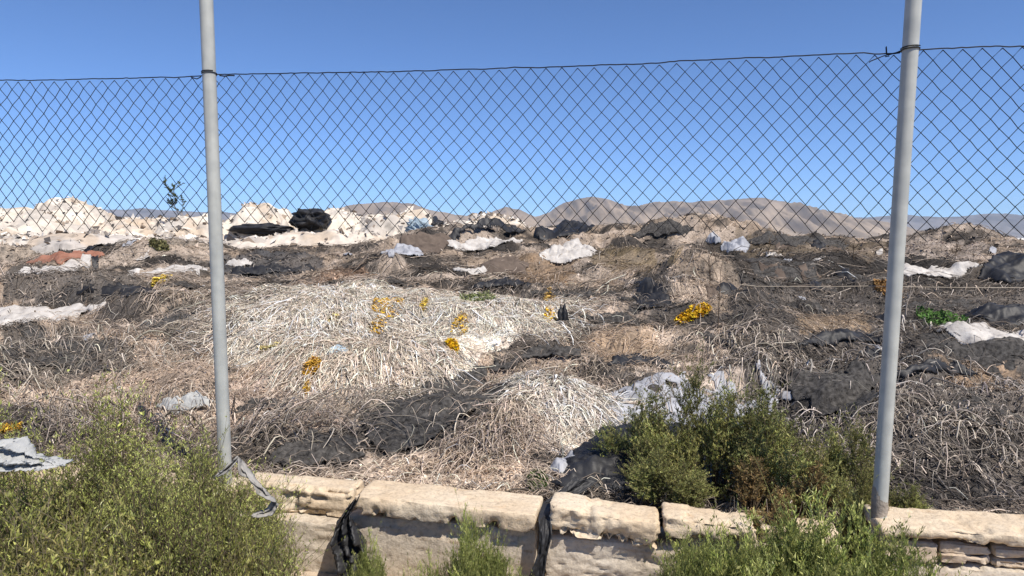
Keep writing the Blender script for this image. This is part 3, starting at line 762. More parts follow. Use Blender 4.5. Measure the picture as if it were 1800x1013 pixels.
for i in range(38):
    kd = i % 4
    u = rs.uniform(20, 1790); v = rs.uniform(432, 500) if i < 26 else rs.uniform(500, 640)
    if kd == 0 and i >= 26: kd = 2
    if 380 < u < 1040 and v > 495: u = u + 700
    mt, lb = ((WF, 'small crumpled white scrap littered on the heap'), (GP, 'small crumpled grey plastic scrap littered on the heap'),
              (BP, 'small crumpled black plastic scrap littered on the heap'), (M['brown_sheet'], 'small crumpled brown cloth scrap littered on the heap'))[kd]
    scrap(u, v, rs.uniform(10, 30) * (1.5 if kd > 1 else .8), mt, lb, lb.replace('small crumpled ', '').replace('scrap littered', 'scraps'), 900 + i)

# ------------------------------------------------------------------ loose crumpled lumps (sheets wadded up on the mounds)
def lump(name, u, v, y, wpx, hpx, mat, label, cat, seed, dep=None, folds=6, famp=.18, group=None, slant=0.0):
    """wadded sheet: closed shell with pleats, resting on what lies below; size from its depth"""
    c = at(u, v, y); rx = wpx / 2 / F * y; rz = hpx / 2 / F * y; ry = dep or rx * .6
    nu, nv = 48, 26
    th = np.linspace(0, 2 * math.pi, nu, endpoint=False); ph = np.linspace(-math.pi / 2, math.pi / 2, nv)
    T, Pp = np.meshgrid(th, ph)
    sx = np.cos(Pp) * np.cos(T); sy = np.cos(Pp) * np.sin(T); sz = np.sin(Pp)
    k = 1 + famp * np.sin(folds * (sx + slant * sz) * 2.2 + 1.5 * fbm(sx * 2, sz * 2, 2, seed)) + .42 * n3(sx, sy, sz, 1.7, seed) + .12 * n3(sx, sy, sz, 6, seed + 3)
    P = np.stack([c[0] + sx * rx * k, c[1] + sy * ry * k, c[2] + sz * rz * k], -1).reshape(-1, 3)
    i = np.arange(nu * nv).reshape(nv, nu); nx = np.roll(i, -1, 1)
    f = np.stack([i[:-1], nx[:-1], nx[1:], i[1:]], -1).reshape(-1, 4)
    o = obj(name, make_mesh(name, P, f, True), mat)
    return tag(o, label, cat, group)
lump('folded_tarpaulin', 735, 405, 13.8, 44, 44, M['blue_tarp'], 'folded blue-grey tarpaulin lying against the smooth cream mound', 'tarpaulin', 401, .3, 5, .16, slant=1.6)
lump('black_plastic_wad', 547, 384, 15.2, 62, 36, BP, 'wad of black plastic between the ragged-crested and next cream mounds', 'plastic sheet', 402, .5, 4, .14, slant=.6)
lump('black_plastic_wad', 465, 402, 14.9, 105, 20, BP, 'flat black plastic fold on the front of the ragged-crested mound', 'plastic sheet', 403, .4, 3, .12)
lump('black_plastic_wad', 762, 394, 15.2, 36, 24, BP, 'crumpled black plastic beside the folded blue-grey tarpaulin', 'plastic sheet', 404, .3, 4, .2)
lump('black_plastic_wad', 860, 409, 14.6, 130, 17, BP, 'thin black plastic roll along the foot of a cream mound', 'plastic sheet', 405, .4, 3, .15)
lump('black_plastic_wad', 1015, 409, 14.2, 72, 22, BP, 'bunched black netting at the end of the cream mounds', 'net', 406, .4, 4, .2, slant=.8)
lump('black_plastic_wad', 1328, 413, 12.5, 26, 14, DN, 'small grey-black rounded wad on the skyline', 'net', 407, .2, 3, .1)
lump('white_lump', 1128, 556, 6.85, 36, 15, WF, 'larger white lump of foam beside the black folded net', 'foam', 408, .1, 3, .1)
lump('white_lump', 1122, 543, 7.2, 18, 9, WF, 'smaller white lump of foam beside the black folded net', 'foam', 409, .06, 3, .1)
lump('white_lump', 1481, 482, 9.3, 14, 12, WP, 'bright white rag above the pale stretched wire', 'rag', 410, .08, 3, .25)
lump('white_lump', 1494, 491, 8.9, 10, 5, WP, 'small white crumb beside the bright white rag', 'rag', 411, .05, 3, .2)
lump('black_hole_bag', 990, 565, 6.1, 20, 52, BP, 'black plastic scrap standing in the hollow of the vine mound', 'plastic sheet', 412, .06, 3, .15)

# ------------------------------------------------------------------ yellow clumps
def yellow(u, v, wpx, hpx, n, label, colr=(.62, .36, .03), up=.03, name='yellow_clump', cat='plant clump'):
    n = n * 7
    colr = tuple(np.array(colr) * (1.1, 1.06, .9)) if cat == 'plant clump' else colr
    x0, y0 = hit(u, v); x0, y0 = x0[0], y0[0]
    xa, ya = hit([u - wpx / 2, u + wpx / 2], [v, v]); xb, yb = hit([u, u], [v - hpx / 2, v + hpx / 2])
    rx = max(abs(xa[1] - xa[0]) / 2, .03); ry = min(max(abs(yb[1] - yb[0]) / 2, .04), .22)
    r = np.sqrt(rng.random(n)); th = rng.uniform(0, 2 * math.pi, n)
    x = x0 + r * np.cos(th) * rx; y = y0 + r * np.sin(th) * ry
    keep = fbm(x * 14, y * 14, 2, int(u)) > (-.5 if cat == 'plant clump' else -2)
    x, y = x[keep], y[keep]; n = len(x)
    c = vcolr(colr, n, .3, .08)
    sc = y0 / 6
    vv, ff, cc = chips(x, y, (.0095 if cat == 'plant clump' else .010) * sc, c, lift=.042 * max(sc, .7), tilt=.35 if cat == 'plant clump' else 1.2)
    o = obj(name, make_mesh(name, vv, ff, False, cc), M['chip'])
    return tag(o, label, cat)
yellow(683, 543, 58, 22, 420, 'elongated orange-yellow clump on the crest of the bleached mound')
yellow(664, 590, 26, 24, 150, 'ochre clump just below the elongated orange-yellow one', (.46, .28, .04))
yellow(745, 547, 12, 14, 70, 'tiny yellow tuft between the two bleached mounds', (.58, .42, .09))
yellow(808, 592, 30, 16, 130, 'loose yellow tuft above the brightest yellow clump', (.58, .36, .05))
yellow(796, 619, 24, 12, 170, 'brightest compact yellow clump on the bleached mound', (.74, .44, .02))
yellow(549, 656, 32, 30, 260, 'orange-brown clump beside the tan-white hump', (.46, .27, .05))
yellow(540, 693, 9, 18, 60, 'narrow ochre tuft under the orange-brown clump', (.52, .32, .04))
yellow(968, 572, 24, 14, 130, 'yellow clump at the foot of the black scrap in the hollow', (.66, .40, .03))
yellow(966, 536, 22, 14, 90, 'faded ochre clump behind the black scrap in the hollow', (.42, .28, .09))
yellow(1218, 560, 72, 8, 330, 'long yellow streak of dry plants before the black folded net', (.62, .38, .03))
yellow(284, 495, 28, 20, 160, 'pale yellow tuft left of the bush-side post in front of a fleece strip', (.56, .42, .09))
yellow(585, 567, 20, 12, 80, 'pale yellowish tuft in the broad bleached mound', (.60, .48, .20))
yellow(475, 620, 34, 16, 110, 'faint greenish-yellow tuft at the edge of the broad bleached mound', (.56, .48, .24))
yellow(10, 762, 60, 20, 260, 'yellow clump behind the torn white plastic on the bush', (.52, .32, .05))
yellow(840, 535, 64, 18, 420, 'low grey-green weed patch behind the bleached mounds', (.20, .22, .10), name='weed_patch', cat='weed')
yellow(1655, 566, 44, 26, 380, 'fresh green weed past the concrete-footed post before black plastic', (.09, .17, .045), .05, name='weed_patch', cat='weed')
yellow(280, 440, 44, 12, 160, 'olive weeds below the low cream mound', (.161, .15, .07), name='weed_patch', cat='weed')
yellow(1560, 520, 46, 34, 240, 'orange-brown dry weeds behind the concrete-footed post', (.34, .20, .08), .05, name='weed_patch', cat='weed')
yellow(945, 855, 36, 30, 330, 'small dark green weed at the top of the wall gap', (.08, .115, .04), .05, name='weed_patch', cat='weed')

# ------------------------------------------------------------------ board and dead twigs
p0 = at(1676, 508, 8.3); p1 = at(1698, 487, 8.5)
dv = p1 - p0; dv = dv / np.linalg.norm(dv); sd = np.cross(dv, [0, 1, 0]); sd /= np.linalg.norm(sd); nn = np.cross(sd, dv)
bv = []
for q in (p0 - dv * .05, p1):
    for a_, b_ in ((-1, -1), (1, -1), (1, 1), (-1, 1)):
        bv.append(q + sd * .035 * a_ + nn * .012 * b_)
bv[4] = bv[4] - dv * .03; bv[7] = bv[7] - dv * .03
bf = [(0, 1, 5, 4), (1, 2, 6, 5), (2, 3, 7, 6), (3, 0, 4, 7), (3, 2, 1, 0), (4, 5, 6, 7)]
tag(obj('leaning_board', make_mesh('leaning_board', bv, bf), M['wood']), 'weathered grey board leaning on the dark bank past the concrete-footed post', 'board')

def twig_tree(name, base, height, n, spread_, seed, colr, label, cat, rad=.004, lean=(0, 0), leaves=0, leafc=None):
    r = np.random.default_rng(seed)
    root = empty(name, base, label, cat)
    K = 6
    P = np.zeros((n, K, 3)); tt = np.linspace(0, 1, K)
    for i in range(n):
        if i == 0: st = np.zeros(3); L_ = height; d = np.array([lean[0], lean[1], 1.0])
        else:
            k = r.integers(0, i); j = r.integers(1, K)
            st = P[k, j]; L_ = height * r.uniform(.2, .5)
            d = np.array([r.normal(0, spread_) + lean[0], r.normal(0, spread_) + lean[1], r.uniform(.4, 1.1)])
        d = d / np.linalg.norm(d)
        bend = r.normal(0, .18, 3)
        P[i] = st + (d[None] * tt[:, None] + bend[None] * (tt ** 2)[:, None]) * L_
    rd = np.linspace(1, .35, K)[None] * np.where(np.arange(n) == 0, rad * 1.8, rad)[:, None]
    v, f = tubes(P, rd, 3)
    obj('trunk' if leaves else 'stems', make_mesh('stems', v, f, True, np.tile(np.array(colr), (len(v), 1))), M['twig'], root)
    if leaves:
        k = r.integers(1, n, leaves); j = r.uniform(.3, 1, leaves)
        pos = np.stack([np.array([np.interp(a, tt, P[q, :, c]) for a, q in zip(j, k)]) for c in range(3)], 1)
        lv, lf, lc = leaf_quads(pos, .035, .014, leafc, r, up=.3)
        o = obj('crown', make_mesh('crown', lv, lf, False, lc), M['leaf'], root); o['kind'] = 'stuff'
    return root
def leaf_quads(pos, ln, wd, pal, r, up=.6):
    n = len(pos)
    d = r.normal(0, 1, (n, 3)); d[:, 2] = np.abs(d[:, 2]) * .6 + up
    d /= np.linalg.norm(d, axis=1, keepdims=True)
    s = np.cross(d, r.normal(0, 1, (n, 3))); s /= np.linalg.norm(s, axis=1, keepdims=True) + 1e-9
    l = (ln * r.lognormal(0, .35, n))[:, None]; w = (wd * r.lognormal(0, .3, n))[:, None]
    bow = np.cross(s, d) * l * .15
    q = np.stack([pos, pos + d * l * .5 + s * w * .5 + bow, pos + d * l, pos + d * l * .5 - s * w * .5 + bow], 1)
    pal = np.array(pal)
    c = pal[r.integers(0, len(pal), n)] * r.lognormal(0, .22, (n, 1))
    return q.reshape(-1, 3), np.arange(n * 4).reshape(n, 4), np.repeat(np.clip(c, .01, .8), 4, axis=0)

b = at(318, 392, 15.6)
twig_tree('sapling', b, .62, 26, .5, 501, (.12, .10, .08), 'lone sparse green sapling on the skyline between cream mounds', 'sapling', .006, (-.2, 0), 1500, [(.10, .14, .055), (.14, .17, .07), (.08, .105, .05)])
x_, y_ = hit(1262, 590); b = np.array([x_[0], y_[0], heap_smooth(x_, y_)[0]])
twig_tree('dead_weed', b, .55, 16, .4, 502, (.10, .075, .055), 'thin leafless dark weed standing on the slope by the yellow streak', 'dead weed', .0035)
x_, y_ = hit(1350, 455); b = np.array([x_[0], y_[0], heap_smooth(x_, y_)[0]])
for i, (u, v, lab) in enumerate(((1350, 440, 'wiry dead weed on the skyline above the long dark net strip'), (1500, 450, 'dead brown weed on the skyline left of the concrete-footed post'), (1680, 438, 'sparse dead weed on the skyline past the concrete-footed post'))):
    x_, y_ = hit(u, v + 12); b = np.array([x_[0], y_[0], heap_smooth(x_, y_)[0]])
    twig_tree('dead_weed', b, .20, 22, 1.2, 510 + i, (.13, .10, .07), lab, 'dead weed', .006)
x_, y_ = hit(1592, 560); b = np.array([x_[0], y_[0], heap_smooth(x_, y_)[0]])
twig_tree('dead_weed', b, .32, 9, .5, 521, (.40, .34, .28), 'pale bare stalk beside the concrete-footed post', 'dead weed', .004)

# ------------------------------------------------------------------ wall of sandstone blocks
def block(name, parent, t0, t1, s0, s1, z0, z1, mat, seed, rough=.012, pits=.01, layers=0.0, res=.010, dz1=0.0, dz0=0.0, erode=0.0):
    """weathered block, rounded edges, in fence coordinates; dz shift the height along its length"""
    nt_ = max(int((t1 - t0) / res), 6); ns = max(int((s1 - s0) / res), 5); nz = max(int((z1 - z0) / res), 4)
    V = []; Fx = []; off = 0
    def face(a, b, mk):
        nonlocal off
        A, B = np.meshgrid(np.linspace(0, 1, a), np.linspace(0, 1, b), indexing='ij')
        V.append(np.stack(mk(A, B), -1).reshape(-1, 3)); Fx.append(grid_faces(a, b) + off); off += a * b
    one = lambda A: np.ones_like(A); zero = lambda A: np.zeros_like(A)
    face(nt_, nz, lambda A, B: (A, zero(A), B)); face(nt_, nz, lambda A, B: (1 - A, one(A), B))
    face(nt_, ns, lambda A, B: (A, B, one(A))); face(nt_, ns, lambda A, B: (A, 1 - B, zero(A)))
    face(ns, nz, lambda A, B: (one(A), A, B)); face(ns, nz, lambda A, B: (zero(A), 1 - A, B))
    q = np.concatenate(V); f = np.concatenate(Fx)
    size = np.array([t1 - t0, s1 - s0, z1 - z0])
    p = (q - .5) * size
    # round the edges
    rr_ = min(.014, size.min() * .3)
    core = np.clip(p, -size / 2 + rr_, size / 2 - rr_)
    d = p - core; ln = np.linalg.norm(d, axis=1, keepdims=True) + 1e-9
    p = core + d / ln * np.minimum(ln, rr_)
    nrm = p / (size / 2); nrm = np.sign(nrm) * np.abs(nrm) ** 6; nrm /= np.linalg.norm(nrm, axis=1, keepdims=True) + 1e-9
    x, y, z = p[:, 0] + seed * 3.1, p[:, 1], p[:, 2]
    k = rough * n3(x, y, z, 5, seed) + rough * .6 * n3(x, y, z, 16, seed + 1) + rough * .45 * n3(x, y, z, 38, seed + 21)
    k = k - pits * sstep(.22, .5, n3(x, y, z, 24, seed + 2)) - pits * 1.4 * sstep(.25, .6, n3(x, y, z, 9, seed + 4))
    if layers:
        k = k - layers * sstep(.15, .6, fbm(x * 4, z * 45, 3, seed + 7)) * (np.abs(nrm[:, 1]) > .3)
        k = k - layers * sstep(.3, .5, ridged(x * 7, z * 9, 2, seed + 9)) * (np.abs(nrm[:, 1]) > .3)
    if erode:                                 # chewed lower front edge
        low = sstep(.05, -.45, z / size[2] + .25 * fbm(x * 6, x * 0, 3, seed + 13)) * (p[:, 1] < 0)
        k = k - erode * low * (0.15 + sstep(-.1, .3, fbm(x * 26, z * 12, 4, seed + 11, .7)))
    p = p + nrm * k[:, None]
    tl = q[:, 0]
    T = (t0 + t1) / 2 + p[:, 0]; S = (s0 + s1) / 2 + p[:, 1]; Z = (z0 + z1) / 2 + p[:, 2]
    Z = Z + (q[:, 2]) * (dz0 * (1 - tl) + dz1 * tl) + (1 - q[:, 2]) * (dz0 * (1 - tl) + dz1 * tl) * .9
    W = np.stack([FO[0] + FE[0] * T + FN[0] * S, FO[1] + FE[1] * T + FN[1] * S, Z], 1)
    m_ = make_mesh(name, W, f, True)
    return obj(name, m_, mat, parent)
wall = empty('sandstone_wall', (0, 0, 0), 'low weathered sandstone wall with broken coping slabs under the fence', 'wall')
# lower courses
block('wall_block', wall, -3.6, t_of(380, -.1), -.13, .10, -.15, .345, M['wall'], 1, .014, .008)
block('wall_block', wall, t_of(380, -.1) + .006, t_of(592, -.1), -.14, .10, -.15, .395, M['wall'], 2, .005, .008)
block('wall_block', wall, t_of(606, -.1), t_of(944, -.1), -.12, .10, -.15, .432, M['wall'], 3, .005, .008)
block('wall_block', wall, t_of(958, -.1), t_of(1215, -.1), -.105, .10, -.15, .400, M['wall'], 4, .007, .010, .004)
block('wall_block', wall, t_of(1217, -.1), t_of(1500, -.1), -.09, .10, -.15, .440, M['wall'], 5, .007, .010, .004)
block('wall_block', wall, t_of(1572, -.1), 3.8, -.09, .12, -.15, .400, M['wall'], 6, .008, .012, .006)
rw = np.random.default_rng(66); tb = t_of(1572, -.1); kb = 0
while tb < 3.7:
    lb = rw.uniform(.07, .20); zb_ = .404
    nrow = 2 if rw.random() < .35 else 1
    for q in range(nrow):
        hb = .082 / nrow
        block('stone', wall, tb + .004, tb + lb, -.085 + rw.uniform(-.012, .014), .11, zb_ + q * hb + .002, zb_ + (q + 1) * hb - .003, M['soil'], 30 + kb, .014, .014, .012, res=.009, dz0=rw.uniform(-.006, .004), dz1=rw.uniform(-.006, .004)); kb += 1
    tb += lb + .002
# coping
block('cap_stone', wall, -3.6, t_of(400, -.1), -.12, .10, .348, .49, M['cap'], 11, .012, .010, .006)
block('cap_stone', wall, t_of(400, -.1) + .006, t_of(612, -.08), -.085, .08, .400, .520, M['cap'], 12, .010, .018, .022)
block('cap_stone', wall, t_of(616, -.16), t_of(944, -.16), -.168, .055, .436, .524, M['cap'], 13, .006, .005, 0, dz0=.012, dz1=-.012, erode=.05)
block('cap_stone', wall, t_of(968, -.13), t_of(1166, -.13), -.15, .03, .415, .540, M['cap'], 14, .010, .008, .014, dz0=.004, dz1=-.034, erode=.05)
block('cap_stone', wall, t_of(1172, -.13), t_of(1342, -.13), -.14, .03, .445, .530, M['cap'], 15, .012, .012, .012, dz1=-.02, erode=.05)
block('cap_stone', wall, t_of(1350, -.12), t_of(1500, -.12), -.10, .05, .444, .495, M['cap'], 16, .014, .014, .010)
block('cap_stone', wall, t_of(1566, -.12), 3.8, -.115, .11, .492, .545, M['cap'], 17, .010, .010, .006, erode=.03)

# bank of soil and fallen rubble against the foot of the wall at its right end
n = 120
tt_, ss_ = np.meshgrid(np.linspace(t_of(1440, -.3), 3.6, n), np.linspace(-1.3, -.06, 90))
prof = .37 * sstep(-1.1, -.14, ss_) * sstep(0, .5, tt_ - t_of(1440, -.3))
zz = prof + .04 * fbm(tt_ * 4, ss_ * 4, 4, 601) + .035 * ridged(tt_ * 9, ss_ * 9, 4, 607) * sstep(.02, .1, prof) - .03
W = np.stack([FO[0] + FE[0] * tt_ + FN[0] * ss_, FO[1] + FE[1] * tt_ + FN[1] * ss_, zz], -1)
tag(obj('soil_bank', make_mesh('soil_bank', W.reshape(-1, 3), grid_faces(90, n), True), M['soil']), 'sloping pale soil bank against the right end of the wall', kind='structure')
tt_, ss_ = np.meshgrid(np.linspace(-3.4, t_of(1440, -.3), n), np.linspace(-1.0, -.06, 60))
zz = .20 * sstep(-.9, -.12, ss_) + .02 * fbm(tt_ * 4, ss_ * 4, 4, 611) + .010 * ridged(tt_ * 12, ss_ * 12, 3, 617) - .03
W = np.stack([FO[0] + FE[0] * tt_ + FN[0] * ss_, FO[1] + FE[1] * tt_ + FN[1] * ss_, zz], -1)
tag(obj('soil_bank', make_mesh('soil_bank', W.reshape(-1, 3), grid_faces(60, n), True), M['soil']), 'low sandy bank along the foot of the wall under the weeds', kind='structure')

# ------------------------------------------------------------------ chain-link fence
fence = empty('chain_link_fence', fw(0, 0, 0), 'dark chain-link fence on two grey steel posts above the wall', 'fence')
def under(o, p):
    o.parent = p
    o.matrix_parent_inverse = p.matrix_basis.inverted()
    return o
bpy.context.view_layer.update()
def tube_obj(name, pts, rad, mat, parent, sides=8):
    pts = np.array(pts, float)
    rd = np.broadcast_to(np.asarray(rad, float), (len(pts),))
    v, f = tubes(pts[None], rd[None], sides)
    o = obj(name, make_mesh(name, v, f, True), mat)
    return under(o, parent)
def post(ub, vb, ut, vt, r, z0, foot=False, ztop=2.95):
    lo = on_fence(ub, vb); hi = on_fence(ut, vt)
    d = (hi - lo) / (hi[2] - lo[2])
    K = 40
    zs = np.linspace(z0, ztop, K)
    pts = np.array([lo + d * (z - lo[2]) for z in zs])
    o = tube_obj('post', pts, r, M['post'], fence, 28)
    top = pts[-1]
    th = np.linspace(0, 2 * math.pi, 28, endpoint=False)
    rings = [(1.06, -.03), (1.08, 0.0), (.8, .018), (.3, .026), (0.02, .027)]
    cv = np.array([[top[0] + r * k * math.cos(a), top[1] + r * k * math.sin(a), top[2] + dz] for k, dz in rings for a in th])
    i = np.arange(len(cv)).reshape(len(rings), 28); nx = np.roll(i, -1, 1)
    cf = np.stack([i[:-1], nx[:-1], nx[1:], i[1:]], -1).reshape(-1, 4)
    cp = obj('post_cap', make_mesh('post_cap', cv, cf, True), M['post']); cp.parent = o
    cp.matrix_parent_inverse = (fence.matrix_basis @ o.matrix_parent_inverse).inverted()
    if foot:
        K = 14
        zs = np.linspace(z0 - .02, foot, K)
        pts = np.array([lo + d * (z - lo[2]) for z in zs])
        pts[:, :2] += rng.normal(0, .002, (K, 2))
        rr2 = r * 1.16 + rng.normal(0, .003, K); rr2[-1] = r * 1.01
        c_ = tube_obj('post_footing', pts, rr2, M['concrete'], fence, 20)
    return lo, d
PL = post(394, 780, 362.5, 0, .0290, .3)
PR = post(1549, 850, 1606, 0, .0275, .12, foot=.655, ztop=2.64)
def post_xy(P, z):
    lo, d = P
    return lo + d * (z - lo[2])
# top height of the mesh (world z) along the fence, from the photograph
TU = np.array([-400, 0, 200, 350, 385, 560, 760, 960, 1150, 1300, 1420, 1500, 1545, 1585, 1620, 1700, 1800, 2300], float)
TV = np.array([146, 142, 139, 135, 132, 129, 125, 119, 111, 103, 98, 94, 95, 92, 88, 85, 82, 70], float)
TT = np.array([t_of(u) for u in TU]); TZ = np.array([on_fence(u, v, .037)[2] for u, v in zip(TU, TV)])
BU = np.array([-400, 0, 120, 250, 370, 470, 590, 700, 800, 900, 1000, 1100, 1200, 1300, 1400, 1480, 1560, 1640, 1700, 1800, 2300], float)
BV = np.array([400, 398, 412, 408, 402, 396, 404, 412, 408, 412, 416, 414, 414, 414, 418, 428, 432, 424, 418, 424, 424], float)
BT = np.array([t_of(u) for u in BU]); BZ = np.array([on_fence(u, v, .037)[2] for u, v in zip(BU, BV)])
DW, DH = .066, .0735
def panel(t0, t1, seed, label):
    n = int(round((t1 - t0) / (DW / 2)))
    w = (t1 - t0) / n
    K = 26
    V, Fx = [], []; off = 0
    jit = np.random.default_rng(seed)
    for i in range(n):
        # wire i zigzags between column i and column i+1
        a = (np.arange(K) + i) % 2
        T = t0 + (i + a) * w
        top = np.interp(T, TT, TZ) - .004
        Z = top - np.arange(K) * DH / 2 * (1 + .02 * math.sin(i * .2 + seed))
        T2 = T + .006 * fbm(T * 3.5, Z * 3.5, 3, seed) + .0022 * fbm(T * 40, Z * 40, 2, seed + 2)
        Z2 = Z + .007 * fbm(T * 3.0 + 9, Z * 3.0, 3, seed + 4) + .0022 * fbm(T * 40, Z * 40 + 9, 2, seed + 5)
        T2 = np.clip(T2, t0, t1)
        S = .037 + .008 * fbm(T * 1.5, Z * 1.5, 2, seed + 7) + np.where(np.arange(K) % 2 == 0, .0022, -.0022)
        zb = np.interp(T, BT, BZ) + .035 * math.sin(i * 1.7 + seed) * jit.random()
        k = max(int((Z > zb).sum()), 4)
        # corner points rounded a little: add points near each bend
        P = np.stack([FO[0] + FE[0] * T2 + FN[0] * S, FO[1] + FE[1] * T2 + FN[1] * S, Z2], 1)[:k]
        v, f = tubes(P[None], np.full((1, len(P)), .00185), 5)
        V.append(v); Fx.append(f + off); off += len(v)
    o = obj('wire_mesh', make_mesh('wire_mesh', np.concatenate(V), np.concatenate(Fx), True), M['wire'])
    return under(o, fence)
tl = t_of(378); tr = t_of(1583)
panel(-4.2, tl - .012, 3, '')
panel(tl - .005, tr - .01, 5, '')
panel(tr - .003, 4.0, 8, '')
# top tension wire with its tie at each post
def top_wire(ta, tb, dz, seed):
    T = np.linspace(ta, tb, 160)
    Z = np.interp(T, TT, TZ) + dz + .0035 * fbm(T * 9, T * 0, 3, seed) + .002 * fbm(T * 40, T * 0, 2, seed)
    S = .036 + .002 * fbm(T * 12, T * 0 + 4, 2, seed)
    P = np.stack([FO[0] + FE[0] * T + FN[0] * S, FO[1] + FE[1] * T + FN[1] * S, Z], 1)
    tube_obj('tension_wire', P, .0024, M['wire'], fence, 6)
top_wire(-4.2, tl - .005, .001, 71); top_wire(tl - .001, tr - .02, .001, 73); top_wire(tr - .018, 4.0, .002, 75)
def tie(P, z, seed):
    c = post_xy(P, z); a = np.linspace(0, 2 * math.pi * 1.9, 40)
    r = .0310
    pts = np.stack([c[0] + r * np.cos(a), c[1] + r * np.sin(a), c[2] + np.linspace(-.006, .008, 40)], 1)
    tube_obj('tie_wire', pts, .0022, M['wire'], fence, 5)
tie(PL, np.interp(tl, TT, TZ), 1); tie(PR, np.interp(tr, TT, TZ), 2)
def px_wire(name, pts, mat, rad=.002, s=.036):
    tube_obj(name, [on_fence(u, v, s) for u, v in pts], rad, mat, fence, 5)
px_wire('tie_wire', [(336, 136), (346, 139), (352, 136), (357, 131), (354, 126)], M['wire'], .0026)
px_wire('tie_wire', [(386, 133), (394, 134), (402, 133), (412, 133)], M['wire'], .0030)
px_wire('tie_wire', [(1587, 88), (1575, 93), (1562, 97), (1558, 95), (1557.5, 84), (1558, 82), (1559, 96), (1563, 99), (1556, 100)], M['wire'], .0022)
px_wire('tie_wire', [(1585, 91), (1570, 94), (1552, 99), (1530, 108), (1528, 110)], M['wire'], .0022)
# pale loose wire stretched low between the posts
px_wire('tension_wire', [(1300, 500), (1330, 503.5), (1400, 504), (1470, 504), (1530, 503), (1575, 504), (1640, 505), (1720, 506), (1800, 506), (1900, 506), (2100, 507)], M['pale_wire'], .0013, .036)

# ------------------------------------------------------------------ strips of plastic hanging on the wall and bushes
def strip(name, left, right, ydepth, mat, label, cat, seed, rows=90, cols=28, fold=.02, ff=5.0, thick=.0015):
    """sheet between two outlines (photo pixels at the depth of the surface they hang on)"""
    l = np.array(left, float); r = np.array(right, float)
    k = np.linspace(0, 1, rows)
    def res_(a):
        d = np.r_[0, np.cumsum(np.linalg.norm(np.diff(a[:, :2], axis=0), axis=1))]; d /= d[-1]
        return np.stack([np.interp(k, d, a[:, c]) for c in range(a.shape[1])], 1)
    l, r = res_(l), res_(r)
    P = np.empty((rows, cols, 3))
    for j in range(cols):
        w = j / (cols - 1)
        q = l * (1 - w) + r * w
        for i in range(rows):
            y = q[i, 2] if q.shape[1] > 2 else ydepth
            p = at(q[i, 0], q[i, 1], y)
            p[1] -= fold * (math.sin(w * ff * 2 * math.pi + 1.3 * math.sin(i * .11 + seed)) * .5 + .6 * float(fbm(np.array([w * 4.0]), np.array([i * .08]), 2, seed)[0])) * min(1, 1.5)
            P[i, j] = p
    gi_, gj_ = np.meshgrid(np.arange(rows), np.arange(cols), indexing='ij')
    cr_ = billow(gi_ * .22, gj_ * .35 + gi_ * .1, 4, seed + 40)
    P[..., 1] += fold * .45 * cr_; P[..., 2] += fold * .12 * billow(gi_ * .3 + 9, gj_ * .3, 3, seed + 50)
    o = obj(name, make_mesh(name, P.reshape(-1, 3), grid_faces(rows, cols), True), mat)
    md = o.modifiers.new('thickness', 'SOLIDIFY'); md.thickness = thick; md.offset = 0
    return tag(o, label, cat)
strip('plastic_strip', [(614, 886, 2.80), (603, 905, 2.77), (590, 920, 2.76), (585, 950, 2.75), (590, 1000, 2.74), (596, 1050, 2.73)],
      [(634, 870, 2.80), (617, 902, 2.78), (622, 922, 2.76), (636, 945, 2.75), (648, 985, 2.74), (656, 1050, 2.73)], 2.78, BP, 'torn black plastic hanging down the wall left of the long slab', 'plastic strip', 701, fold=.045, ff=2.5)
strip('plastic_strip', [(1010, 838, 3.02), (985, 862, 2.98), (952, 884, 2.86), (946, 910, 2.66), (948, 940, 2.63), (946, 975, 2.61), (930, 1012, 2.60), (926, 1050, 2.6)],
      [(1050, 845, 3.04), (1018, 868, 2.99), (982, 890, 2.88), (970, 916, 2.68), (970, 940, 2.64), (962, 975, 2.62), (956, 1012, 2.61), (954, 1050, 2.6)], 2.7, BP, 'twisted black plastic running down through the gap between the slabs', 'plastic strip', 702, fold=.018, ff=1.3)
strip('plastic_rag', [(-90, 760, 2.32), (0, 770, 2.28), (35, 774, 2.26), (70, 798, 2.25), (100, 806, 2.25), (116, 813, 2.25)],
      [(-90, 828, 2.22), (0, 826, 2.2), (40, 824, 2.2), (75, 820, 2.21), (100, 817, 2.22), (118, 816, 2.24)], 2.25, M['white_plastic'], 'torn white plastic caught on top of the big green bush', 'plastic rag', 703, cols=40, fold=.05, ff=2.2)
strip('net_rag', [(378, 836, 2.28), (400, 820, 2.27), (418, 801, 2.27), (432, 822, 2.27), (444, 838, 2.27), (466, 858, 2.28), (478, 880, 2.30), (470, 893, 2.30), (444, 904, 2.29)],
      [(384, 838, 2.26), (408, 824, 2.25), (421, 806, 2.25), (424, 832, 2.25), (438, 846, 2.25), (456, 868, 2.26), (492, 884, 2.29), (480, 905, 2.28), (444, 908, 2.28)], 2.27, M['grey_net'], 'torn grey net strip snagged on the edge of the big bush', 'net rag', 704, cols=12, fold=.02, ff=1.2)

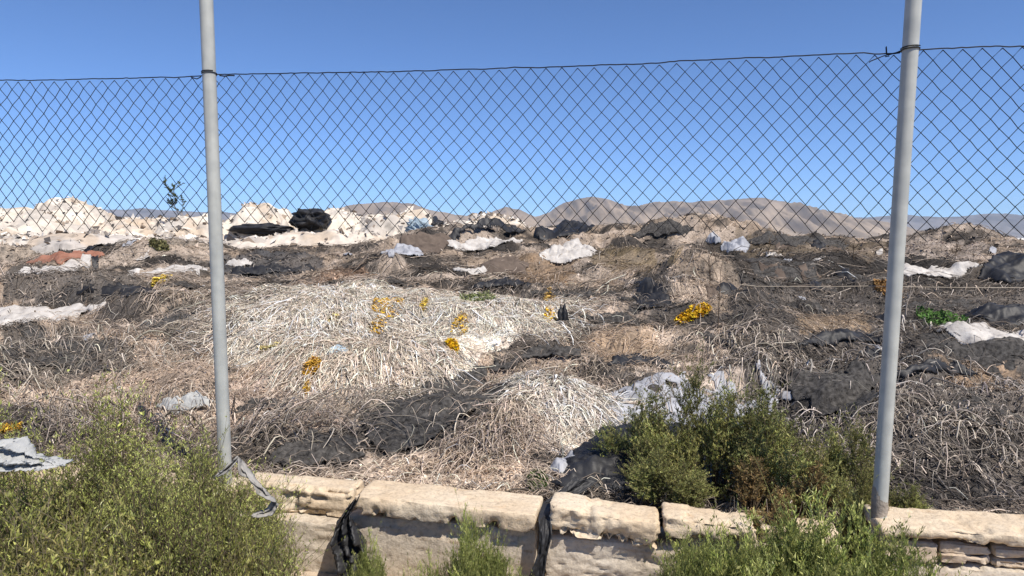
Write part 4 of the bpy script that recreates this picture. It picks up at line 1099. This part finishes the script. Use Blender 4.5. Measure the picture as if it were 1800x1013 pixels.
# ------------------------------------------------------------------ shrubs
def shrub_mesh(seed, Rr, H, nstem, ntwig, nleaf, pal, ln, wd, up, stemc, lumpy=.35, dens_low=.25, dome=1.0):
    r = np.random.default_rng(seed)
    K = 6; tt = np.linspace(0, 1, K)
    th = r.uniform(0, 2 * math.pi, nstem); rad = np.sqrt(r.random(nstem))
    tip = np.stack([rad * np.cos(th) * Rr, rad * np.sin(th) * Rr, H * (1 - dome * .55 * rad ** 2) * r.uniform(.65, 1.0, nstem)], 1)
    nc_ = max(nstem // 9, 6); ct = r.uniform(0, 2 * math.pi, nc_); cr = np.sqrt(r.random(nc_)) * Rr
    ck = r.integers(0, nc_, nstem); cxy = np.stack([cr * np.cos(ct), cr * np.sin(ct)], 1)[ck] + r.normal(0, .13, (nstem, 2)) * Rr
    chh = r.uniform(.62, 1.0, nc_)[ck]
    rad = np.clip(np.linalg.norm(cxy, axis=1) / Rr, 0, 1.2); th = np.arctan2(cxy[:, 1], cxy[:, 0])
    tip = np.stack([cxy[:, 0], cxy[:, 1], H * (1 - dome * .5 * rad ** 2) * chh * r.uniform(.8, 1.05, nstem)], 1)
    lum = 1 + lumpy * fbm(tip[:, 0] / Rr * 1.8 + seed, tip[:, 1] / Rr * 1.8, 3, seed)
    tip[:, 2] *= lum; tip[:, :2] *= (1 + .12 * r.normal(0, .5, (nstem, 1)))
    base = np.stack([np.cos(th) * rad * Rr * .35, np.sin(th) * rad * Rr * .35, np.zeros(nstem)], 1)
    mid = base * .4 + tip * .6; mid[:, 2] = tip[:, 2] * r.uniform(.35, .55, nstem)
    def bez(a, b, c, t): return a[:, None] * ((1 - t) ** 2)[None, :, None] + 2 * b[:, None] * ((1 - t) * t)[None, :, None] + c[:, None] * (t ** 2)[None, :, None]
    S = bez(base, mid, tip, tt)
    v1, f1 = tubes(S, np.linspace(1, .3, K)[None] * r.uniform(.0018, .004, (nstem, 1)), 3)
    # twigs
    k = r.integers(0, nstem, ntwig); w = r.beta(2.2, 1.2, ntwig) * (1 - dens_low) + dens_low
    a = (1 - w)[:, None] ** 2 * base[k] + 2 * ((1 - w) * w)[:, None] * mid[k] + w[:, None] ** 2 * tip[k]
    d = r.normal(0, 1, (ntwig, 3)); d[:, 2] = np.abs(d[:, 2]) * .5 + up
    d /= np.linalg.norm(d, axis=1, keepdims=True)
    tl_ = (H * .16 * r.lognormal(0, .35, ntwig))[:, None]
    e = a + d * tl_; m_ = (a + e) / 2 + r.normal(0, .1, (ntwig, 3)) * tl_
    t3 = np.linspace(0, 1, 4)
    Tw = bez(a, m_, e, t3)
    v2, f2 = tubes(Tw, np.linspace(1, .4, 4)[None] * np.full((ntwig, 1), .0011), 3)
    sv = np.concatenate([v1, v2]); sf = np.concatenate([f1, f2 + len(v1)])
    sc_ = np.array(stemc)[r.integers(0, len(stemc), len(sv))] if np.ndim(stemc) == 2 else np.tile(np.array(stemc), (len(sv), 1))
    stems = make_mesh('stems', sv, sf, True, sc_)
    kk = r.integers(0, ntwig, nleaf); ww = r.random(nleaf)[:, None]
    pos = (1 - ww) ** 2 * a[kk] + 2 * (1 - ww) * ww * m_[kk] + ww ** 2 * e[kk]
    lv, lf, lc = leaf_quads(pos, ln, wd, pal, r, up)
    # each twig keeps its own hue so the crown shows lighter and darker sprays
    tw = (r.lognormal(0, .25, ntwig) * r.lognormal(0, .28, nc_)[ck[k]])[kk]
    hue = np.array(pal)[r.integers(0, len(pal), ntwig)][kk]
    lc = np.clip((lc * .5 + np.repeat(hue, 4, axis=0) * .5) * np.repeat(tw, 4)[:, None], .008, .8)
    foliage = make_mesh('foliage', lv, lf, False, lc)
    return stems, foliage
LG = [(.34, .37, .095), (.40, .42, .12), (.26, .30, .08), (.50, .49, .19), (.30, .34, .10)]
DG = [(.25, .275, .085), (.30, .32, .105), (.17, .20, .065), (.37, .34, .13), (.28, .25, .10)]
RU = [(.27, .18, .075), (.33, .22, .095), (.20, .15, .07), (.38, .26, .13), (.24, .22, .09)]
OL = [(.33, .31, .10), (.38, .34, .125), (.25, .245, .09), (.44, .36, .16)]
YG = [(.36, .38, .115), (.28, .32, .09), (.46, .45, .17), (.21, .26, .07)]
BR = (.13, .10, .07); PB = (.24, .20, .14)
KIND = {
    'light': [shrub_mesh(801, .36, .84, 170, 2300, 46000, LG, .0115, .0034, 1.0, BR, .3, .12, .7), shrub_mesh(802, .36, .84, 170, 2300, 46000, LG, .0115, .0034, 1.0, BR, .3, .12, .7)],
    'olive': [shrub_mesh(803, .34, .55, 120, 1700, 32000, OL + LG[:2], .013, .0038, .7, PB, .3, .12, .7)],
    'dark': [shrub_mesh(804, .28, .55, 90, 1250, 30000, DG, .014, .0042, .6, BR, .5), shrub_mesh(805, .28, .55, 90, 1250, 30000, DG + OL[:2], .014, .0042, .6, BR, .5)],
    'rust': [shrub_mesh(806, .20, .26, 80, 800, 12000, RU, .012, .0045, .4, BR, .5)],
    'fresh': [shrub_mesh(807, .28, .45, 260, 2800, 46000, YG, .014, .0036, .9, (.20, .22, .08), .4, .1, .5)],
}
def shrub(kind, var, u, y, z, sx, sz, rz, label, group, name='shrub'):
    x = (u - 900) / F * y
    root = empty(name, (x, y, z), label, 'shrub', group, rz)
    root.scale = (sx, sx, sz)
    st, fo = KIND[kind][var % len(KIND[kind])]
    obj('stems', st, M['twig'], root)
    o = obj('foliage', fo, M['leaf'], root); o['kind'] = 'stuff'
    return root
g1, g2, g3 = 'green shrubs in front of the wall at the bush-side post', 'dark shrubs behind the broken coping', 'fresh green weeds along the foot of the wall'
shrub('light', 0, 40, 2.52, 0, 1.10, 1.14, .3, 'tall light green shrub behind the torn white plastic', g1)
shrub('light', 1, 130, 2.50, 0, 1.05, 1.10, 1.9, 'tall light green shrub just right of the torn white plastic', g1)
shrub('light', 0, 215, 2.48, 0, 1.05, 1.08, 4.6, 'tall light green shrub midway between the white plastic and the bush-side post', g1)
shrub('light', 0, 290, 2.52, 0, 1.0, 1.06, 3.4, 'tall light green shrub just left of the bush-side post', g1)
shrub('light', 1, 372, 2.56, 0, .72, .95, 5.0, 'light green shrub hiding the foot of the bush-side post', g1)
shrub('light', 1, -130, 2.5, 0, 1.0, 1.15, 2.0, 'light green shrub past the torn white plastic, away from the bush-side post', g1)
shrub('olive', 0, 20, 2.05, 0, 1.05, 1.50, .4, 'low olive shrub below the torn white plastic', g1)
shrub('olive', 0, 140, 2.03, 0, 1.0, 1.46, 2.2, 'low olive-brown shrub in front of the tall light green ones', g1)
shrub('olive', 0, 250, 2.12, 0, .95, 1.50, 3.3, 'olive shrub between the low olive-brown one and the rounded green one', g1)
shrub('light', 1, 318, 2.10, 0, .90, 1.00, 4.0, 'rounded green shrub below the torn grey net strip', g1)
shrub('olive', 0, 380, 2.24, 0, .66, 1.32, 5.2, 'small olive shrub against the wall beside the torn grey net', g1)
shrub('dark', 0, 1120, 3.25, .36, .85, .98, .2, 'dark shrub over the black tarpaulin, nearest the white vine hump', g2)
shrub('dark', 1, 1260, 3.20, .36, .80, 1.22, 1.3, 'tallest dark green shrub behind the broken coping slabs', g2)
shrub('dark', 0, 1385, 3.12, .36, .95, 1.06, 2.6, 'wide dark olive shrub left of the concrete-footed post', g2)
shrub('dark', 1, 1480, 3.02, .36, .70, .82, 3.9, 'dark green shrub just left of the concrete-footed post', g2)
shrub('dark', 0, 1170, 2.98, .40, .70, .58, 4.4, 'low dark green shrub directly above the cracked coping slab', g2)
shrub('rust', 0, 1325, 2.92, .42, .8, 1.0, 1.0, 'rust-brown dry shrub in the shade of the dark ones', g2)
shrub('rust', 0, 1370, 2.62, .38, .75, .80, 2.1, 'rust-brown dry clump hanging over the coping', g2)
shrub('rust', 0, 1440, 2.85, .40, .7, 1.0, 3.0, 'brown dry shrub between coping and concrete-footed post', g2)
shrub('dark', 1, 1520, 2.72, .30, .42, .72, 5.1, 'small dark shrub wrapped round the concrete post footing', g2)
shrub('rust', 0, 1572, 2.66, .40, .36, .75, 5.6, 'small rust tuft beside the concrete post footing', g2)
shrub('dark', 0, 1610, 2.82, .36, .40, .40, 0.6, 'low green tuft behind the wall past the concrete-footed post', g2)
shrub('fresh', 0, 1290, 2.28, .05, 0.83, 1.20, .7, 'yellow-green weed at the foot of the wall below the rust clump', g3)
shrub('fresh', 0, 1420, 2.24, .05, 1.12, 1.26, 2.2, 'tallest fresh green weed in front of the concrete-footed post', g3)
shrub('fresh', 0, 1500, 2.16, .05, 1.00, 1.37, 3.6, 'fresh green weed below the concrete post footing', g3)
shrub('fresh', 0, 1590, 2.18, .05, 0.83, 1.12, 4.4, 'low green weed on the soil bank past the concrete-footed post', g3)
shrub('fresh', 0, 1380, 2.08, .05, 0.83, 1.08, 5.4, 'bushy weed directly before the tallest fresh green one', g3)
shrub('fresh', 0, 1235, 2.34, .05, 0.53, 0.98, 1.7, 'small weed against the wall between the rust clump and twisted plastic', g3)
shrub('fresh', 0, 830, 2.42, .08, 0.47, 1.06, 5.1, 'airy yellow-green weed in front of the long coping slab', g3)
shrub('fresh', 0, 735, 2.42, .06, 0.40, 0.77, 1.4, 'low yellow-green weed below the long coping slab', g3)
shrub('fresh', 0, 640, 2.47, .06, 0.36, 0.86, 2.9, 'thin weed in front of the torn black plastic', g3)
shrub('fresh', 0, 905, 2.42, .04, 0.34, 0.73, 3.7, 'low weed beside the twisted black plastic', g3)

# ------------------------------------------------------------------ far greenhouses
def greenhouse(u0, u1, d, h, label):
    x0 = (u0 - 900) / F * d; x1 = (u1 - 900) / F * d
    root = empty('greenhouse', ((x0 + x1) / 2, d, 0), label, 'greenhouse', 'white greenhouses on the plain')
    nb = max(int((x1 - x0) / 9), 2); w = (x1 - x0) / nb
    hx = (x1 - x0) / 2
    v = [(-hx, 0, 0), (hx, 0, 0), (hx, 40, 0), (-hx, 40, 0), (-hx, 0, h), (hx, 0, h), (hx, 40, h), (-hx, 40, h)]
    obj('wall', make_mesh('greenhouse_wall', v, [(0, 1, 5, 4), (1, 2, 6, 5), (2, 3, 7, 6), (3, 0, 4, 7)]), M['greenhouse'], root)
    rv, rf = [], []
    for i in range(nb):
        a, c_ = -hx + i * w, -hx + (i + 1) * w; k = len(rv)
        rv += [(a, -.1, h + .02), ((a + c_) / 2, -.1, h + 1.1), (c_, -.1, h + .02), (a, 40.1, h + .02), ((a + c_) / 2, 40.1, h + 1.1), (c_, 40.1, h + .02)]
        rf += [(k, k + 1, k + 4, k + 3), (k + 1, k + 2, k + 5, k + 4), (k, k + 2, k + 1, k + 1)]
    tri = []
    for q in rf:
        tri.append(q[:3])
        if q[3] != q[2]: tri.append((q[0], q[2], q[3]))
    obj('roof', make_mesh('greenhouse_roof', rv, tri), M['greenhouse'], root)
greenhouse(1650, 1735, 420, 3.2, 'shorter, taller white plastic greenhouse on the plain beyond the heap')
greenhouse(1745, 1900, 400, 2.6, 'long low white plastic greenhouse on the plain at the fence end')

# ------------------------------------------------------------------ haze
hz_m = bpy.data.materials.new('haze'); hz_m.use_nodes = True
nt = hz_m.node_tree; nt.nodes.clear()
vo = nt.nodes.new('ShaderNodeVolumePrincipled')
vo.inputs['Color'].default_value = (.62, .80, 1.0, 1)
vo.inputs['Density'].default_value = 0.00006
vo.inputs['Anisotropy'].default_value = 0.0
ou = nt.nodes.new('ShaderNodeOutputMaterial'); L(nt, vo.outputs[0], ou.inputs['Volume'])
a_ = 10500.0; zt = 560.0
hv = [(-a_, -a_, -4), (a_, -a_, -4), (a_, a_, -4), (-a_, a_, -4), (-a_, -a_, zt), (a_, -a_, zt), (a_, a_, zt), (-a_, a_, zt)]
hf = [(3, 2, 1, 0), (4, 5, 6, 7), (0, 1, 5, 4), (1, 2, 6, 5), (2, 3, 7, 6), (3, 0, 4, 7)]
tag(obj('haze', make_mesh('haze', hv, hf), hz_m), 'thin pale haze in the air over the plain', kind='stuff')
